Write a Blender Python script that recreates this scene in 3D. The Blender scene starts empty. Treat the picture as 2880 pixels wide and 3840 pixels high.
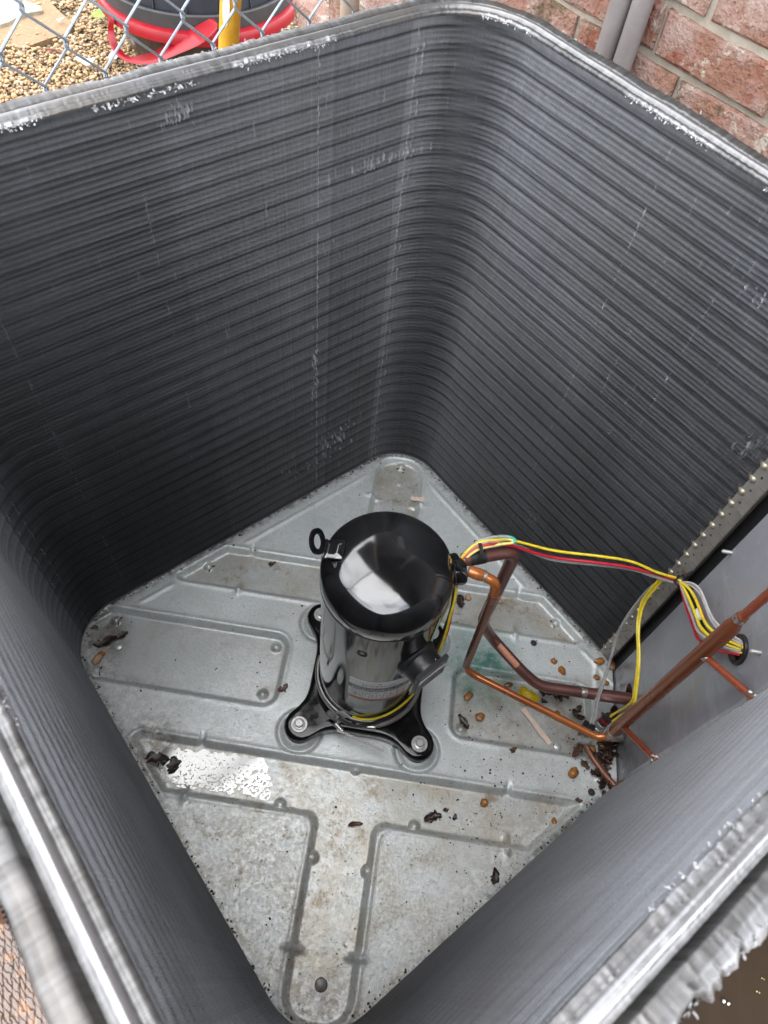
import bpy, bmesh, math, random
import numpy as np
from mathutils import Vector, Matrix, noise as mnoise
from mathutils.geometry import tessellate_polygon

R = math.radians
rng = random.Random(7)
nrng = np.random.default_rng(11)
scn = bpy.context.scene
col = scn.collection

# ------------------------------------------------------------------ camera
cam_d = bpy.data.cameras.new('camera')
cam = bpy.data.objects.new('camera', cam_d)
col.objects.link(cam)
Rt, Up, Fw = (Vector((.987329, .135684, .082284)), Vector((-.158579, .824796, .542738)), Vector((-.005773, .548909, -.835862)))
M = Matrix.Identity(4)
for i in range(3):
    M[i][0], M[i][1], M[i][2] = Rt[i], Up[i], -Fw[i]
M[0][3], M[1][3], M[2][3] = -.01003, -.40886, 1.11584
cam.matrix_world = M
cam_d.sensor_fit = 'VERTICAL'
cam_d.sensor_height = 9.8
cam_d.sensor_width = 7.35
cam_d.lens = 9.8 * 2704.93 / 3840
cam_d.clip_start = .01
cam_d.clip_end = 3000
cam_d.dof.use_dof = True
cam_d.dof.focus_distance = 1.02
cam_d.dof.aperture_fstop = 3.8
scn.camera = cam

# ------------------------------------------------------------------ sky, sun, exposure
SUN_EL, SUN_AZ = R(76), R(-60)          # azimuth measured from +y towards +x
w = bpy.data.worlds.new('World')
scn.world = w
w.use_nodes = True
nt = w.node_tree
nt.nodes.clear()
wo = nt.nodes.new('ShaderNodeOutputWorld')
bg = nt.nodes.new('ShaderNodeBackground')
sky = nt.nodes.new('ShaderNodeTexSky')
sky.sky_type = 'NISHITA'
sky.sun_disc = False
sky.sun_elevation = SUN_EL
sky.sun_rotation = SUN_AZ
tc = nt.nodes.new('ShaderNodeTexCoord')
cn = nt.nodes.new('ShaderNodeTexNoise')
cn.inputs['Scale'].default_value = 2.3
cn.inputs['Detail'].default_value = 7
cn.inputs['Roughness'].default_value = .58
cr = nt.nodes.new('ShaderNodeValToRGB')
cr.color_ramp.elements[0].position = .37
cr.color_ramp.elements[1].position = .53
cr.color_ramp.elements[0].color = (.06, .06, .06, 1)
mx = nt.nodes.new('ShaderNodeMix')
mx.data_type = 'RGBA'
mx.inputs['B'].default_value = (13.5, 13.8, 14.4, 1)
L = nt.links
L.new(tc.outputs['Generated'], cn.inputs['Vector'])
L.new(cn.outputs['Fac'], cr.inputs['Fac'])
L.new(cr.outputs['Color'], mx.inputs['Factor'])
L.new(sky.outputs['Color'], mx.inputs['A'])
L.new(mx.outputs['Result'], bg.inputs['Color'])
L.new(bg.outputs['Background'], wo.inputs['Surface'])
bg.inputs['Strength'].default_value = .15
sd = bpy.data.lights.new('sun', 'SUN')
sd.energy = .5
sd.angle = R(60)
sd.color = (1, .955, .88)
sun = bpy.data.objects.new('sun', sd)
col.objects.link(sun)
sdir = Vector((math.sin(SUN_AZ) * math.cos(SUN_EL), math.cos(SUN_AZ) * math.cos(SUN_EL), math.sin(SUN_EL)))
sun.rotation_euler = sdir.to_track_quat('Z', 'Y').to_euler()
scn.view_settings.view_transform = 'Standard'
scn.view_settings.look = 'None'
scn.view_settings.gamma = 1
scn.view_settings.use_curve_mapping = False
scn.view_settings.exposure = 1.38
scn.cycles.use_denoising = True
scn.cycles.max_bounces = 10
scn.cycles.transparent_max_bounces = 12
scn.cycles.sample_clamp_indirect = 6

# ------------------------------------------------------------------ materials
class NB:
    """small node helper: a Principled material with its own node tree"""
    def __init__(s, name, base=(.5, .5, .5), rough=.5, metal=0., spec=.5):
        s.m = bpy.data.materials.new(name)
        s.m.use_nodes = True
        s.t = s.m.node_tree
        s.p = s.t.nodes['Principled BSDF']
        s.p.inputs['Base Color'].default_value = (*base, 1)
        s.p.inputs['Roughness'].default_value = rough
        s.p.inputs['Metallic'].default_value = metal
        s.p.inputs['Specular IOR Level'].default_value = spec
        s.co = s.t.nodes.new('ShaderNodeTexCoord')
    def n(s, k, **kw):
        x = s.t.nodes.new(k)
        for a, b in kw.items():
            setattr(x, a, b)
        return x
    def link(s, a, b):
        s.t.links.new(a, b)
    def noise(s, scale, detail=4, rough=.6, vec=None, stretch=None):
        x = s.n('ShaderNodeTexNoise')
        x.inputs['Scale'].default_value = scale
        x.inputs['Detail'].default_value = detail
        x.inputs['Roughness'].default_value = rough
        v = vec or s.co.outputs['Object']
        if stretch:
            mp = s.n('ShaderNodeMapping')
            mp.inputs['Scale'].default_value = stretch
            s.link(v, mp.inputs['Vector'])
            v = mp.outputs['Vector']
        s.link(v, x.inputs['Vector'])
        return x.outputs['Fac']
    def voro(s, scale, feature='F1', out='Distance'):
        x = s.n('ShaderNodeTexVoronoi', feature=feature)
        x.inputs['Scale'].default_value = scale
        s.link(s.co.outputs['Object'], x.inputs['Vector'])
        return x.outputs[out]
    def ramp(s, fac, stops):
        x = s.n('ShaderNodeValToRGB')
        e = x.color_ramp.elements
        while len(e) < len(stops):
            e.new(.5)
        for el, (p, c) in zip(e, stops):
            el.position = p
            el.color = (*c, 1) if len(c) == 3 else c
        s.link(fac, x.inputs['Fac'])
        return x.outputs['Color']
    def g(s, fac, a, b, lo=0., hi=1.):
        x = s.n('ShaderNodeMapRange')
        x.inputs['From Min'].default_value = a
        x.inputs['From Max'].default_value = b
        x.inputs['To Min'].default_value = lo
        x.inputs['To Max'].default_value = hi
        s.link(fac, x.inputs['Value'])
        return x.outputs['Result']
    def mix(s, fac, a, b, mode='MIX'):
        x = s.n('ShaderNodeMix', data_type='RGBA', blend_type=mode)
        for sock, v in ((x.inputs['Factor'], fac), (x.inputs['A'], a), (x.inputs['B'], b)):
            if isinstance(v, (int, float)):
                sock.default_value = v
            elif isinstance(v, tuple):
                sock.default_value = (*v, 1)
            else:
                s.link(v, sock)
        return x.outputs['Result']
    def math(s, op, a, b=0.):
        x = s.n('ShaderNodeMath', operation=op)
        for sock, v in ((x.inputs[0], a), (x.inputs[1], b)):
            if isinstance(v, (int, float)):
                sock.default_value = v
            else:
                s.link(v, sock)
        return x.outputs[0]
    def attr(s, name):
        return s.n('ShaderNodeAttribute', attribute_name=name).outputs['Fac']
    def bump(s, h, strength=.3, dist=.002):
        x = s.n('ShaderNodeBump')
        x.inputs['Strength'].default_value = strength
        x.inputs['Distance'].default_value = dist
        s.link(h, x.inputs['Height'])
        s.link(x.outputs['Normal'], s.p.inputs['Normal'])
    def col(s, c): s.link(c, s.p.inputs['Base Color'])
    def rough(s, c): s.link(c, s.p.inputs['Roughness'])
    def metal(s, c): s.link(c, s.p.inputs['Metallic'])

def simple(name, c1, c2, scale=40, rough=.5, metal=0., bump=0., bscale=120, spec=.5):
    b = NB(name, c1, rough, metal, spec)
    f = b.noise(scale, 6)
    b.col(b.mix(b.g(f, .35, .65), c1, c2))
    b.rough(b.g(b.noise(scale * 1.7, 3), .3, .7, max(.02, rough - .08), min(1, rough + .1)))
    if bump:
        b.bump(b.noise(bscale, 4), bump)
    return b.m

# black gloss enamel with dust and dried drops
b = NB('black_enamel', (.006, .006, .0065), .09, 0, 1.0)
dust = b.g(b.noise(900, 2), .66, .74)
b.col(b.mix(b.math('MULTIPLY', dust, .55), b.mix(b.math('MULTIPLY', b.g(b.noise(34, 6, .7), .5, .72), .5), (.005, .005, .0055), (.016, .016, .0165)), (.14, .14, .14)))
b.rough(b.g(b.noise(26, 5), .35, .75, .07, .13))
b.bump(b.noise(220, 3), .035, .0006)
b.p.inputs['Coat Weight'].default_value = .35
b.p.inputs['Coat Roughness'].default_value = .09
b.p.inputs['Coat IOR'].default_value = 1.7
M_ENAMEL = b.m
M_BLACK = simple('black_paint', (.005, .005, .0055), (.008, .008, .0085), 60, .11, 0, .03, 200, .4)
M_RUBBER = simple('black_rubber', (.012, .012, .012), (.02, .02, .02), 80, .5, 0, .1)
M_PLASTIC = simple('black_plastic', (.016, .016, .017), (.024, .024, .025), 80, .36)
M_ZINC = simple('zinc_plate', (.55, .55, .54), (.42, .42, .41), 120, .36, .4)
M_STEEL = simple('bright_steel', (.62, .62, .60), (.42, .41, .39), 160, .3, .9)
M_TUBEEND = simple('brassy_tube_end', (.36, .32, .25), (.26, .225, .17), 160, .4, .6)
M_DKSTEEL = simple('dull_steel', (.22, .215, .20), (.13, .125, .115), 70, .5, .55, .1)
M_BRAZE = simple('braze_alloy', (.62, .58, .52), (.16, .12, .10), 260, .35, .8, .5, 300)
M_SCUFF = simple('scuffed_copper', (.58, .26, .17), (.40, .17, .11), 420, .5, .3)

def copper(name, a, c, dark, rough=.24):
    b = NB(name, a, rough, .4)
    f = b.noise(14, 2, stretch=(1, 1, .2))
    k = b.mix(b.g(f, .35, .68), a, c)
    k = b.mix(b.g(b.noise(7, 1, stretch=(1, 1, .4)), .50, .85, 0, .4), k, dark)
    k = b.mix(b.math('MULTIPLY', b.g(b.noise(150, 2), .70, .74), .35), k, (.50, .33, .22))
    b.col(k)
    b.rough(b.g(b.noise(16, 2), .3, .7, rough - .03, rough + .08))
    b.p.inputs['Coat Weight'].default_value = .25
    b.p.inputs['Coat Roughness'].default_value = .12
    return b.m
M_CU = copper('orange_copper', (.46, .16, .045), (.37, .11, .032), (.24, .065, .026))
M_CU_RED = copper('red_copper', (.34, .085, .042), (.25, .055, .03), (.13, .03, .022))
M_CU_BROWN = copper('brown_copper', (.24, .075, .030), (.17, .048, .022), (.105, .030, .017))
M_CU_MAROON = copper('maroon_copper', (.165, .072, .058), (.115, .046, .042), (.07, .032, .028), .3)
M_CU_PINK = copper('dull_copper', (.27, .12, .075), (.2, .085, .055), (.12, .05, .036), .36)

def wire_mat(name, c):
    b = NB(name, c, .36)
    b.col(b.mix(b.g(b.noise(130, 4), .5, .75), c, tuple(x * .62 for x in c)))
    return b.m
M_YEL = wire_mat('yellow_insulation', (.72, .55, .03))
M_RED = wire_mat('red_insulation', (.50, .012, .03))
M_GRY = wire_mat('grey_insulation', (.32, .31, .31))
M_LGRY = wire_mat('pale_grey_insulation', (.52, .49, .49))
M_BLK = wire_mat('black_insulation', (.014, .014, .015))
M_GRN = wire_mat('green_insulation', (.02, .38, .27))
M_PALEYEL = wire_mat('pale_yellow_insulation', (.68, .60, .16))

# fins: bare and dirty aluminium, scuff marks bent clean metal, row and tone hold painted shade and light
b = NB('dirty_aluminium_fin', (.2, .2, .2), .5, .2)
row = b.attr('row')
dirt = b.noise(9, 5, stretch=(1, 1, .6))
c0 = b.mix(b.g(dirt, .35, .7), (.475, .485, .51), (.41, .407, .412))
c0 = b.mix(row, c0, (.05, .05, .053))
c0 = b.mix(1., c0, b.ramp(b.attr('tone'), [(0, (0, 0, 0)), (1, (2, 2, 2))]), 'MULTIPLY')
fine = b.g(b.noise(420, 2), .66, .76)
c0 = b.mix(b.math('MULTIPLY', fine, .35), c0, (.40, .41, .43))
c0 = b.mix(b.attr('scuff'), c0, (.74, .75, .78))
b.col(c0)
M_FIN = b.m
b = NB('dark_coil_core', (.22, .22, .23), .6, .1)
M_CORE = b.m
M_FINOUT = simple('outer_fin_face', (.20, .20, .205), (.13, .128, .125), 14, .55, .2)
b = NB('aluminium_fin_edge', (.66, .66, .66), .34, .7)
f = b.noise(60, 5)
dirtb = b.noise(7, 5)
c0 = b.mix(b.attr('streak'), (.245, .242, .24), (.11, .107, .104))
c0 = b.mix(b.g(dirtb, .5, .68), c0, (.20, .182, .165))
c0 = b.mix(b.attr('ridge'), c0, (.33, .325, .33))  # paler crest paints part of its highlight into the colour
c0 = b.mix(b.attr('scuff'), c0, (.52, .52, .54))
b.col(c0)
b.rough(b.math('SUBTRACT', b.g(f, .3, .7, .36, .52), b.math('MULTIPLY', b.attr('ridge'), .17)))
M_RIM = b.m
M_TIP = simple('torn_fin_metal', (.46, .46, .475), (.22, .215, .21), 300, .45, .4)

# galvanised pan
b = NB('galvanised_sheet', (.4, .4, .4), .4, .35)
big = b.noise(9, 6)
mid = b.noise(48, 5)
fin_ = b.noise(360, 3)
c0 = b.mix(b.g(big, .3, .7), (.64, .685, .685), (.53, .58, .585))
c0 = b.mix(b.math('MULTIPLY', b.g(mid, .42, .66), .55), c0, (.58, .595, .59))
c0 = b.mix(b.math('MULTIPLY', b.g(fin_, .46, .68), .45), c0, (.30, .325, .325))
# dried tide marks: thin warped rings
wv = b.noise(13, 7, .7)
ring = b.math('ABSOLUTE', b.math('SUBTRACT', wv, .5))
c0 = b.mix(b.g(ring, .0, .014, .6, 0), c0, (.62, .64, .64))
c0 = b.mix(b.math('MULTIPLY', b.attr('wet'), .35), c0, (.36, .365, .35))
rn = b.g(b.noise(60, 6, .7), .36, .62)
c0 = b.mix(b.math('MULTIPLY', b.attr('rust'), b.math('ADD', b.math('MULTIPLY', rn, .75), .25)), c0, (.115, .067, .036))
c0 = b.mix(b.math('MULTIPLY', b.attr('teal'), b.g(b.noise(75, 6, .7), .2, .55)), c0, (.05, .23, .18))
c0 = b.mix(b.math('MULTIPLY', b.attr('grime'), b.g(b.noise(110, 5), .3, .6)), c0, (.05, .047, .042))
warm = b.g(b.noise(17, 7, .68), .36, .66)
c0 = b.mix(b.math('MULTIPLY', b.attr('warm'), warm), c0, (.40, .365, .295))
c0 = b.mix(b.math('MULTIPLY', b.math('MULTIPLY', b.attr('warm'), .9), b.g(b.noise(26, 8, .75), .54, .64)), c0, (.255, .20, .135))
c0 = b.mix(b.math('MULTIPLY', b.attr('chalk'), b.g(b.noise(85, 8, .78), .47, .57)), c0, (.70, .70, .675))
c0 = b.mix(b.math('MULTIPLY', b.attr('pale'), b.g(b.noise(240, 4), .40, .58)), c0, (.62, .64, .63))
b.col(c0)
rr = b.g(b.noise(200, 4), .35, .65, .40, .58)
x = b.n('ShaderNodeMix')
b.link(b.math('MULTIPLY', b.attr('wet'), b.g(b.noise(150, 3), .35, .6, .45, .9)), x.inputs['Factor'])
b.link(rr, x.inputs['A'])
x.inputs['B'].default_value = .36
b.rough(x.outputs['Result'])
b.metal(b.g(b.noise(30, 3), .3, .7, .28, .42))
b.bump(b.noise(230, 4), .22, .0016)
M_PAN = b.m

b = NB('water_film', (.205, .205, .20), .09, .9)
tr = b.n('ShaderNodeBsdfTransparent')
ms = b.n('ShaderNodeMixShader')
hv = b.math('ADD', b.math('MAXIMUM', b.noise(240, 2), b.math('SUBTRACT', b.noise(62, 3), .03)), b.math('MULTIPLY', b.math('SUBTRACT', b.attr('spotty'), 1.), .13))
b.link(b.g(hv, .525, .575), ms.inputs['Fac'])
b.link(b.p.outputs['BSDF'], ms.inputs[1])
b.link(tr.outputs['BSDF'], ms.inputs[2])
b.link(ms.outputs['Shader'], b.t.nodes['Material Output'].inputs['Surface'])
M_FILM = b.m
b = NB('clear_drop', (1, 1, 1), .02, 0)
b.p.inputs['Transmission Weight'].default_value = 1
b.p.inputs['IOR'].default_value = 1.33
M_DROP = b.m

b = NB('grey_panel_paint', (.15, .152, .17), .2, 0, .6)
st = b.noise(5, 6, .7, stretch=(1, 1, .5))
c0 = b.mix(b.g(st, .4, .7), (.235, .237, .258), (.275, .277, .295))
c0 = b.mix(b.g(b.noise(26, 5), .62, .70), c0, (.195, .197, .215))
sx_ = b.n('ShaderNodeSeparateXYZ')
b.link(b.co.outputs['Object'], sx_.inputs[0])
lowz = b.g(sx_.outputs['Z'], .22, .02, 0, 1)
c0 = b.mix(b.math('MULTIPLY', lowz, b.g(b.noise(48, 4), .48, .56, 0, .6)), c0, (.17, .17, .178))
c0 = b.mix(b.math('MULTIPLY', b.g(b.noise(7, 8, .75, stretch=(1, .4, 1.6)), .52, .62), .45), c0, (.38, .38, .385))
c0 = b.mix(b.math('MULTIPLY', b.g(b.noise(220, 3, stretch=(1, 1, .12)), .66, .72), .35), c0, (.44, .44, .45))
b.col(c0)
b.rough(b.g(st, .3, .7, .12, .3))
M_PANEL = b.m
M_PANELBLK = simple('black_coated_steel', (.006, .006, .0065), (.010, .010, .011), 30, .45, spec=.3)
b = NB('tube_sheet_steel', (.2, .19, .17), .5, .45)
c0 = b.mix(b.g(b.noise(22, 6), .35, .65), (.33, .315, .285), (.23, .215, .195))
c0 = b.mix(b.g(b.noise(40, 5), .6, .7), c0, (.20, .105, .05))
b.col(c0)
M_TSHEET = b.m

# outdoors
b = NB('gravel_bed', (.3, .22, .14), .9)
vc = b.voro(70, 'F1', 'Color')
vd = b.voro(70)
sc3 = b.n('ShaderNodeSeparateColor')
b.link(vc, sc3.inputs['Color'])
c0 = b.ramp(sc3.outputs[0], [(0, (.17, .10, .065)), (.35, (.34, .21, .10)), (.7, (.46, .33, .17)), (1, (.56, .47, .34))])
b.col(b.mix(b.g(vd, .35, .6), c0, (.06, .045, .03)))
b.bump(b.math('SUBTRACT', 1., vd), 1., .02)
M_GROUND = b.m
b = NB('pea_gravel', (.4, .3, .2), .62)
h = b.attr('hue')
b.col(b.mix(b.g(b.noise(160, 4), .4, .7), b.ramp(h, [(0, (.17, .095, .06)), (.2, (.34, .20, .085)), (.45, (.46, .31, .135)), (.7, (.54, .40, .22)), (.88, (.38, .28, .18)), (1, (.62, .54, .42))]), (.30, .19, .095)))
M_GRAVEL = b.m
def stone_mat(name, a, c, dark, rough=.28):
    b = NB(name, a, rough)
    b.col(b.mix(b.g(b.noise(190, 4), .55, .72), b.mix(b.g(b.noise(60, 5), .3, .7), a, c), dark))
    b.bump(b.noise(160, 3), .2, .001)
    return b.m
M_PEB_O = stone_mat('wet_orange_stone', (.36, .155, .035), (.27, .10, .025), (.10, .04, .015))
M_PEB_T = stone_mat('tan_stone', (.50, .32, .18), (.40, .23, .12), (.2, .1, .06), .5)
M_PEB_B = stone_mat('brown_stone', (.16, .07, .025), (.10, .045, .02), (.04, .02, .01))
M_PEB_U = stone_mat('drowned_tan_stone', (.55, .33, .14), (.44, .24, .085), (.12, .06, .025), .5)
M_SAND = simple('packed_sand', (.29, .185, .10), (.22, .135, .073), 90, .9, 0, .5, 260)
b = NB('pale_worn_slab', (.5, .47, .4), .85)
c0 = b.mix(b.g(b.noise(9, 6), .42, .56), (.40, .37, .30), (.24, .235, .175))
b.col(b.mix(b.g(b.noise(60, 5), .55, .7), c0, (.4, .3, .18)))
b.bump(b.noise(70, 5), .4, .004)
M_SLAB = b.m
M_DIRT = simple('brown_silt', (.22, .105, .028), (.13, .06, .018), 14, .8, 0, .3, 90)
b = NB('muddy_slab', (.06, .04, .025), .6, 0, .2)
c0 = b.mix(b.g(b.noise(7, 6), .3, .7), (.036, .0215, .0105), (.026, .0155, .0075))
c0 = b.mix(b.math('MULTIPLY', b.g(b.noise(10, 5, stretch=(1, .08, 1)), .55, .72), .5), c0, (.055, .036, .022))
b.col(c0)
b.bump(b.noise(120, 4), .1, .002)
M_MUD = b.m
b = NB('puddle_water', (1, 1, 1), .02)
gl = b.n('ShaderNodeBsdfGlossy')
gl.inputs['Roughness'].default_value = .015
tr = b.n('ShaderNodeBsdfTransparent')
tr.inputs['Color'].default_value = (.95, .80, .58, 1)
ms = b.n('ShaderNodeMixShader')
fr = b.n('ShaderNodeFresnel')
fr.inputs['IOR'].default_value = 1.95
bm_ = b.n('ShaderNodeBump')
bm_.inputs['Strength'].default_value = .008
bm_.inputs['Distance'].default_value = .01
b.link(b.noise(16, 3), bm_.inputs['Height'])
b.link(bm_.outputs['Normal'], gl.inputs['Normal'])
b.link(fr.outputs['Fac'], ms.inputs['Fac'])
b.link(tr.outputs['BSDF'], ms.inputs[1])
b.link(gl.outputs['BSDF'], ms.inputs[2])
b.link(ms.outputs['Shader'], b.t.nodes['Material Output'].inputs['Surface'])
M_WATER = b.m

b = NB('old_brick', (.4, .2, .15), .9)
oi = b.n('ShaderNodeObjectInfo').outputs['Random']
base = b.ramp(oi, [(0, (.22, .095, .062)), (.25, (.33, .19, .145)), (.5, (.27, .13, .085)), (.75, (.35, .215, .165)), (1, (.24, .165, .11))])
rv = b.n('ShaderNodeVectorMath', operation='ADD')
cb = b.n('ShaderNodeCombineXYZ')
b.link(b.math('MULTIPLY', oi, 31.), cb.inputs[0])
b.link(b.math('MULTIPLY', oi, 17.), cb.inputs[1])
b.link(b.co.outputs['Object'], rv.inputs[0])
b.link(cb.outputs['Vector'], rv.inputs[1])
V = rv.outputs['Vector']
c0 = b.mix(b.g(b.noise(15, 6, .65, V), .42, .60), base, (.38, .265, .225))
c0 = b.mix(b.g(b.noise(11, 7, .7, V, (1, 1, .5)), .56, .66), c0, (.235, .062, .034))
c0 = b.mix(b.g(b.noise(19, 7, .72, V), .55, .62), c0, (.48, .42, .35))
c0 = b.mix(b.g(b.noise(13, 6, .7, V), .55, .63), c0, (.125, .082, .045))
c0 = b.mix(b.g(b.noise(240, 4, .6, V), .60, .70), c0, (.11, .048, .033))
b.col(c0)
hh = b.math('ADD', b.noise(150, 5, .6, V), b.math('MULTIPLY', b.noise(30, 4, .6, V), 1.5))
b.bump(hh, 1., .007)
M_BRICK = b.m
M_MORTAR = simple('grey_mortar', (.29, .255, .20), (.38, .34, .275), 50, .95, 0, .6, 240)
M_CONDUIT = simple('painted_grey_pipe', (.235, .212, .210), (.185, .162, .155), 24, .5, 0, .15, 60)
M_CAULK = simple('tan_sealant', (.42, .33, .22), (.3, .22, .14), 60, .8)
M_GALV = simple('galvanised_wire', (.34, .38, .42), (.26, .30, .335), 90, .42, .3)
M_TUBRED = simple('red_plastic', (.30, .004, .011), (.25, .003, .010), 12, .36)
M_TUBDARK = simple('black_glossy_tub', (.030, .022, .018), (.045, .032, .026), 10, .18)
M_TUBIN = simple('blue_black_plastic', (.012, .014, .020), (.017, .020, .027), 20, .5)
M_TUBBAND = simple('charcoal_plastic', (.030, .029, .030), (.040, .039, .039), 40, .55)
M_YELLOWWOOD = simple('yellow_painted_wood', (.66, .36, .025), (.55, .27, .015), 50, .5, 0, .1)
M_WHITE = simple('white_litter', (.74, .72, .70), (.62, .58, .56), 90, .7)
M_GREENLEAF = simple('green_leaf', (.22, .42, .02), (.15, .31, .02), 60, .5)
M_TANPOST = simple('tan_post', (.42, .33, .25), (.33, .25, .19), 30, .7)
M_GRASS = simple('dry_grass', (.42, .40, .20), (.30, .33, .14), 60, .7)
M_LEAF = simple('dead_leaf', (.045, .022, .015), (.020, .012, .010), 90, .34, 0, .4, 200)
M_LEAFBR = simple('brown_dead_leaf', (.11, .055, .03), (.05, .026, .016), 90, .42, 0, .4, 200)
M_GOLDLEAF = simple('golden_leaf', (.62, .47, .008), (.48, .34, .006), 160, .3, 0, .5, 260)
M_SLIVER = simple('pale_wood', (.78, .62, .52), (.68, .52, .42), 120, .7, 0, .2, 300)
M_LABEL = simple('silver_label', (.78, .78, .78), (.70, .70, .71), 40, .5, .0)
M_LABELDK = simple('label_grey_band', (.075, .078, .08), (.06, .062, .065), 40, .3)
M_LABELOR = simple('label_orange_band', (.62, .16, .07), (.55, .13, .06), 40, .35)
M_INK = simple('label_ink', (.02, .02, .02), (.03, .03, .03), 40, .4)
M_INKW = simple('label_white_ink', (.6, .6, .6), (.55, .55, .55), 40, .4)
b = NB('clear_label_film', (.05, .05, .052), .16, 0, .6)
M_CLEAR = b.m
M_WTIE = simple('white_nylon', (.66, .65, .62), (.55, .54, .52), 60, .4)
M_BAND = simple('heater_band', (.25, .225, .215), (.17, .155, .15), 60, .45, .2)
M_SPECK = simple('black_specks', (.012, .010, .009), (.03, .022, .016), 200, .5)
M_CRUMB = simple('chalky_crumbs', (.70, .70, .68), (.5, .48, .44), 300, .6)

# ------------------------------------------------------------------ helpers
def obj(name, verts, faces, mat, parent=None, smooth=True):
    me = bpy.data.meshes.new(name)
    me.from_pydata([tuple(v) for v in verts], [], faces)
    me.update()
    if mat:
        me.materials.append(mat)
    if smooth:
        me.polygons.foreach_set('use_smooth', [True] * len(me.polygons))
        me.set_sharp_from_angle(angle=R(42))
    o = bpy.data.objects.new(name, me)
    col.objects.link(o)
    if parent:
        o.parent = parent
    return o

def npmesh(name, V, F, mat, parent=None, smooth=True, attrs=None):
    """V (n,3), F (m,4 or 3) numpy arrays, fast path"""
    me = bpy.data.meshes.new(name)
    k = F.shape[1]
    me.vertices.add(len(V))
    me.vertices.foreach_set('co', np.ascontiguousarray(V, dtype=np.float32).ravel())
    me.loops.add(F.size)
    me.loops.foreach_set('vertex_index', np.ascontiguousarray(F, dtype=np.int32).ravel())
    me.polygons.add(len(F))
    me.polygons.foreach_set('loop_start', np.arange(0, F.size, k, dtype=np.int32))
    me.polygons.foreach_set('loop_total', np.full(len(F), k, dtype=np.int32))
    if smooth:
        me.polygons.foreach_set('use_smooth', np.ones(len(F), dtype=bool))
    me.update(calc_edges=True)
    for a, d in (attrs or {}).items():
        at = me.attributes.new(a, 'FLOAT', 'POINT')
        at.data.foreach_set('value', np.ascontiguousarray(d, dtype=np.float32).ravel())
    me.materials.append(mat)
    me.validate()
    o = bpy.data.objects.new(name, me)
    col.objects.link(o)
    if parent:
        o.parent = parent
    return o

def bmobj(name, bm, mat, parent=None, smooth=True):
    me = bpy.data.meshes.new(name)
    bm.to_mesh(me)
    bm.free()
    me.materials.append(mat)
    if smooth:
        me.polygons.foreach_set('use_smooth', [True] * len(me.polygons))
    o = bpy.data.objects.new(name, me)
    col.objects.link(o)
    if parent:
        o.parent = parent
    return o

def tag(o, label, cat, group=None, kind=None):
    o['label'] = label
    o['category'] = cat
    if group:
        o['group'] = group
    if kind:
        o['kind'] = kind
    return o

def thing(name, label, cat, group=None, loc=(0, 0, 0)):
    o = bpy.data.objects.new(name, None)
    o.empty_display_size = .02
    o.location = loc
    col.objects.link(o)
    return tag(o, label, cat, group)

def structure(o):
    o['kind'] = 'structure'
    return o

def stuff(o):
    o['kind'] = 'stuff'
    return o

def spline(pts, n=8):
    """Catmull-Rom through pts"""
    P = [Vector(p) for p in pts]
    if len(P) == 2:
        return [P[0].lerp(P[1], i / n) for i in range(n + 1)]
    P = [2 * P[0] - P[1]] + P + [2 * P[-1] - P[-2]]
    out = []
    for i in range(1, len(P) - 2):
        a, b_, c, d = P[i - 1:i + 3]
        for k in range(n):
            t = k / n
            out.append(.5 * ((2 * b_) + (c - a) * t + (2 * a - 5 * b_ + 4 * c - d) * t * t + (3 * b_ - a - 3 * c + d) * t ** 3))
    out.append(P[-2])
    return out

def fillet(pts, r, n=6):
    """straight runs with rounded bends"""
    P = [Vector(p) for p in pts]
    out = [P[0]]
    for i in range(1, len(P) - 1):
        a, b_, c = P[i - 1], P[i], P[i + 1]
        u, v = (a - b_), (c - b_)
        rr_ = min(r, u.length * .48, v.length * .48)
        s, e = b_ + u.normalized() * rr_, b_ + v.normalized() * rr_
        for k in range(n + 1):
            t = k / n
            out.append(s * (1 - t) ** 2 + b_ * 2 * t * (1 - t) + e * t * t)
    out.append(P[-1])
    return out

def tube_geo(pts, rad, seg=10, cap=True):
    P = [Vector(p) for p in pts]
    n = len(P)
    rads = rad if isinstance(rad, (list, tuple)) else [rad] * n
    T = [(P[min(i + 1, n - 1)] - P[max(i - 1, 0)]).normalized() for i in range(n)]
    up = Vector((0, 0, 1)) if abs(T[0].z) < .9 else Vector((1, 0, 0))
    nrm = (up - T[0] * up.dot(T[0])).normalized()
    V, F = [], []
    for i in range(n):
        if i:
            nrm = nrm - T[i] * nrm.dot(T[i])
            nrm.normalize()
        bi = T[i].cross(nrm)
        for k in range(seg):
            a = 2 * math.pi * k / seg
            V.append(P[i] + (nrm * math.cos(a) + bi * math.sin(a)) * rads[i])
    for i in range(n - 1):
        for k in range(seg):
            k2 = (k + 1) % seg
            F.append((i * seg + k, i * seg + k2, (i + 1) * seg + k2, (i + 1) * seg + k))
    if cap:
        F.append(tuple(range(seg - 1, -1, -1)))
        F.append(tuple((n - 1) * seg + k for k in range(seg)))
    return V, F

def tube(name, pts, rad, mat, parent=None, seg=10, cap=True):
    V, F = tube_geo(pts, rad, seg, cap)
    return obj(name, V, F, mat, parent)

def frame(axis):
    z = Vector(axis).normalized()
    x = z.orthogonal().normalized()
    return x, z.cross(x), z

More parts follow.
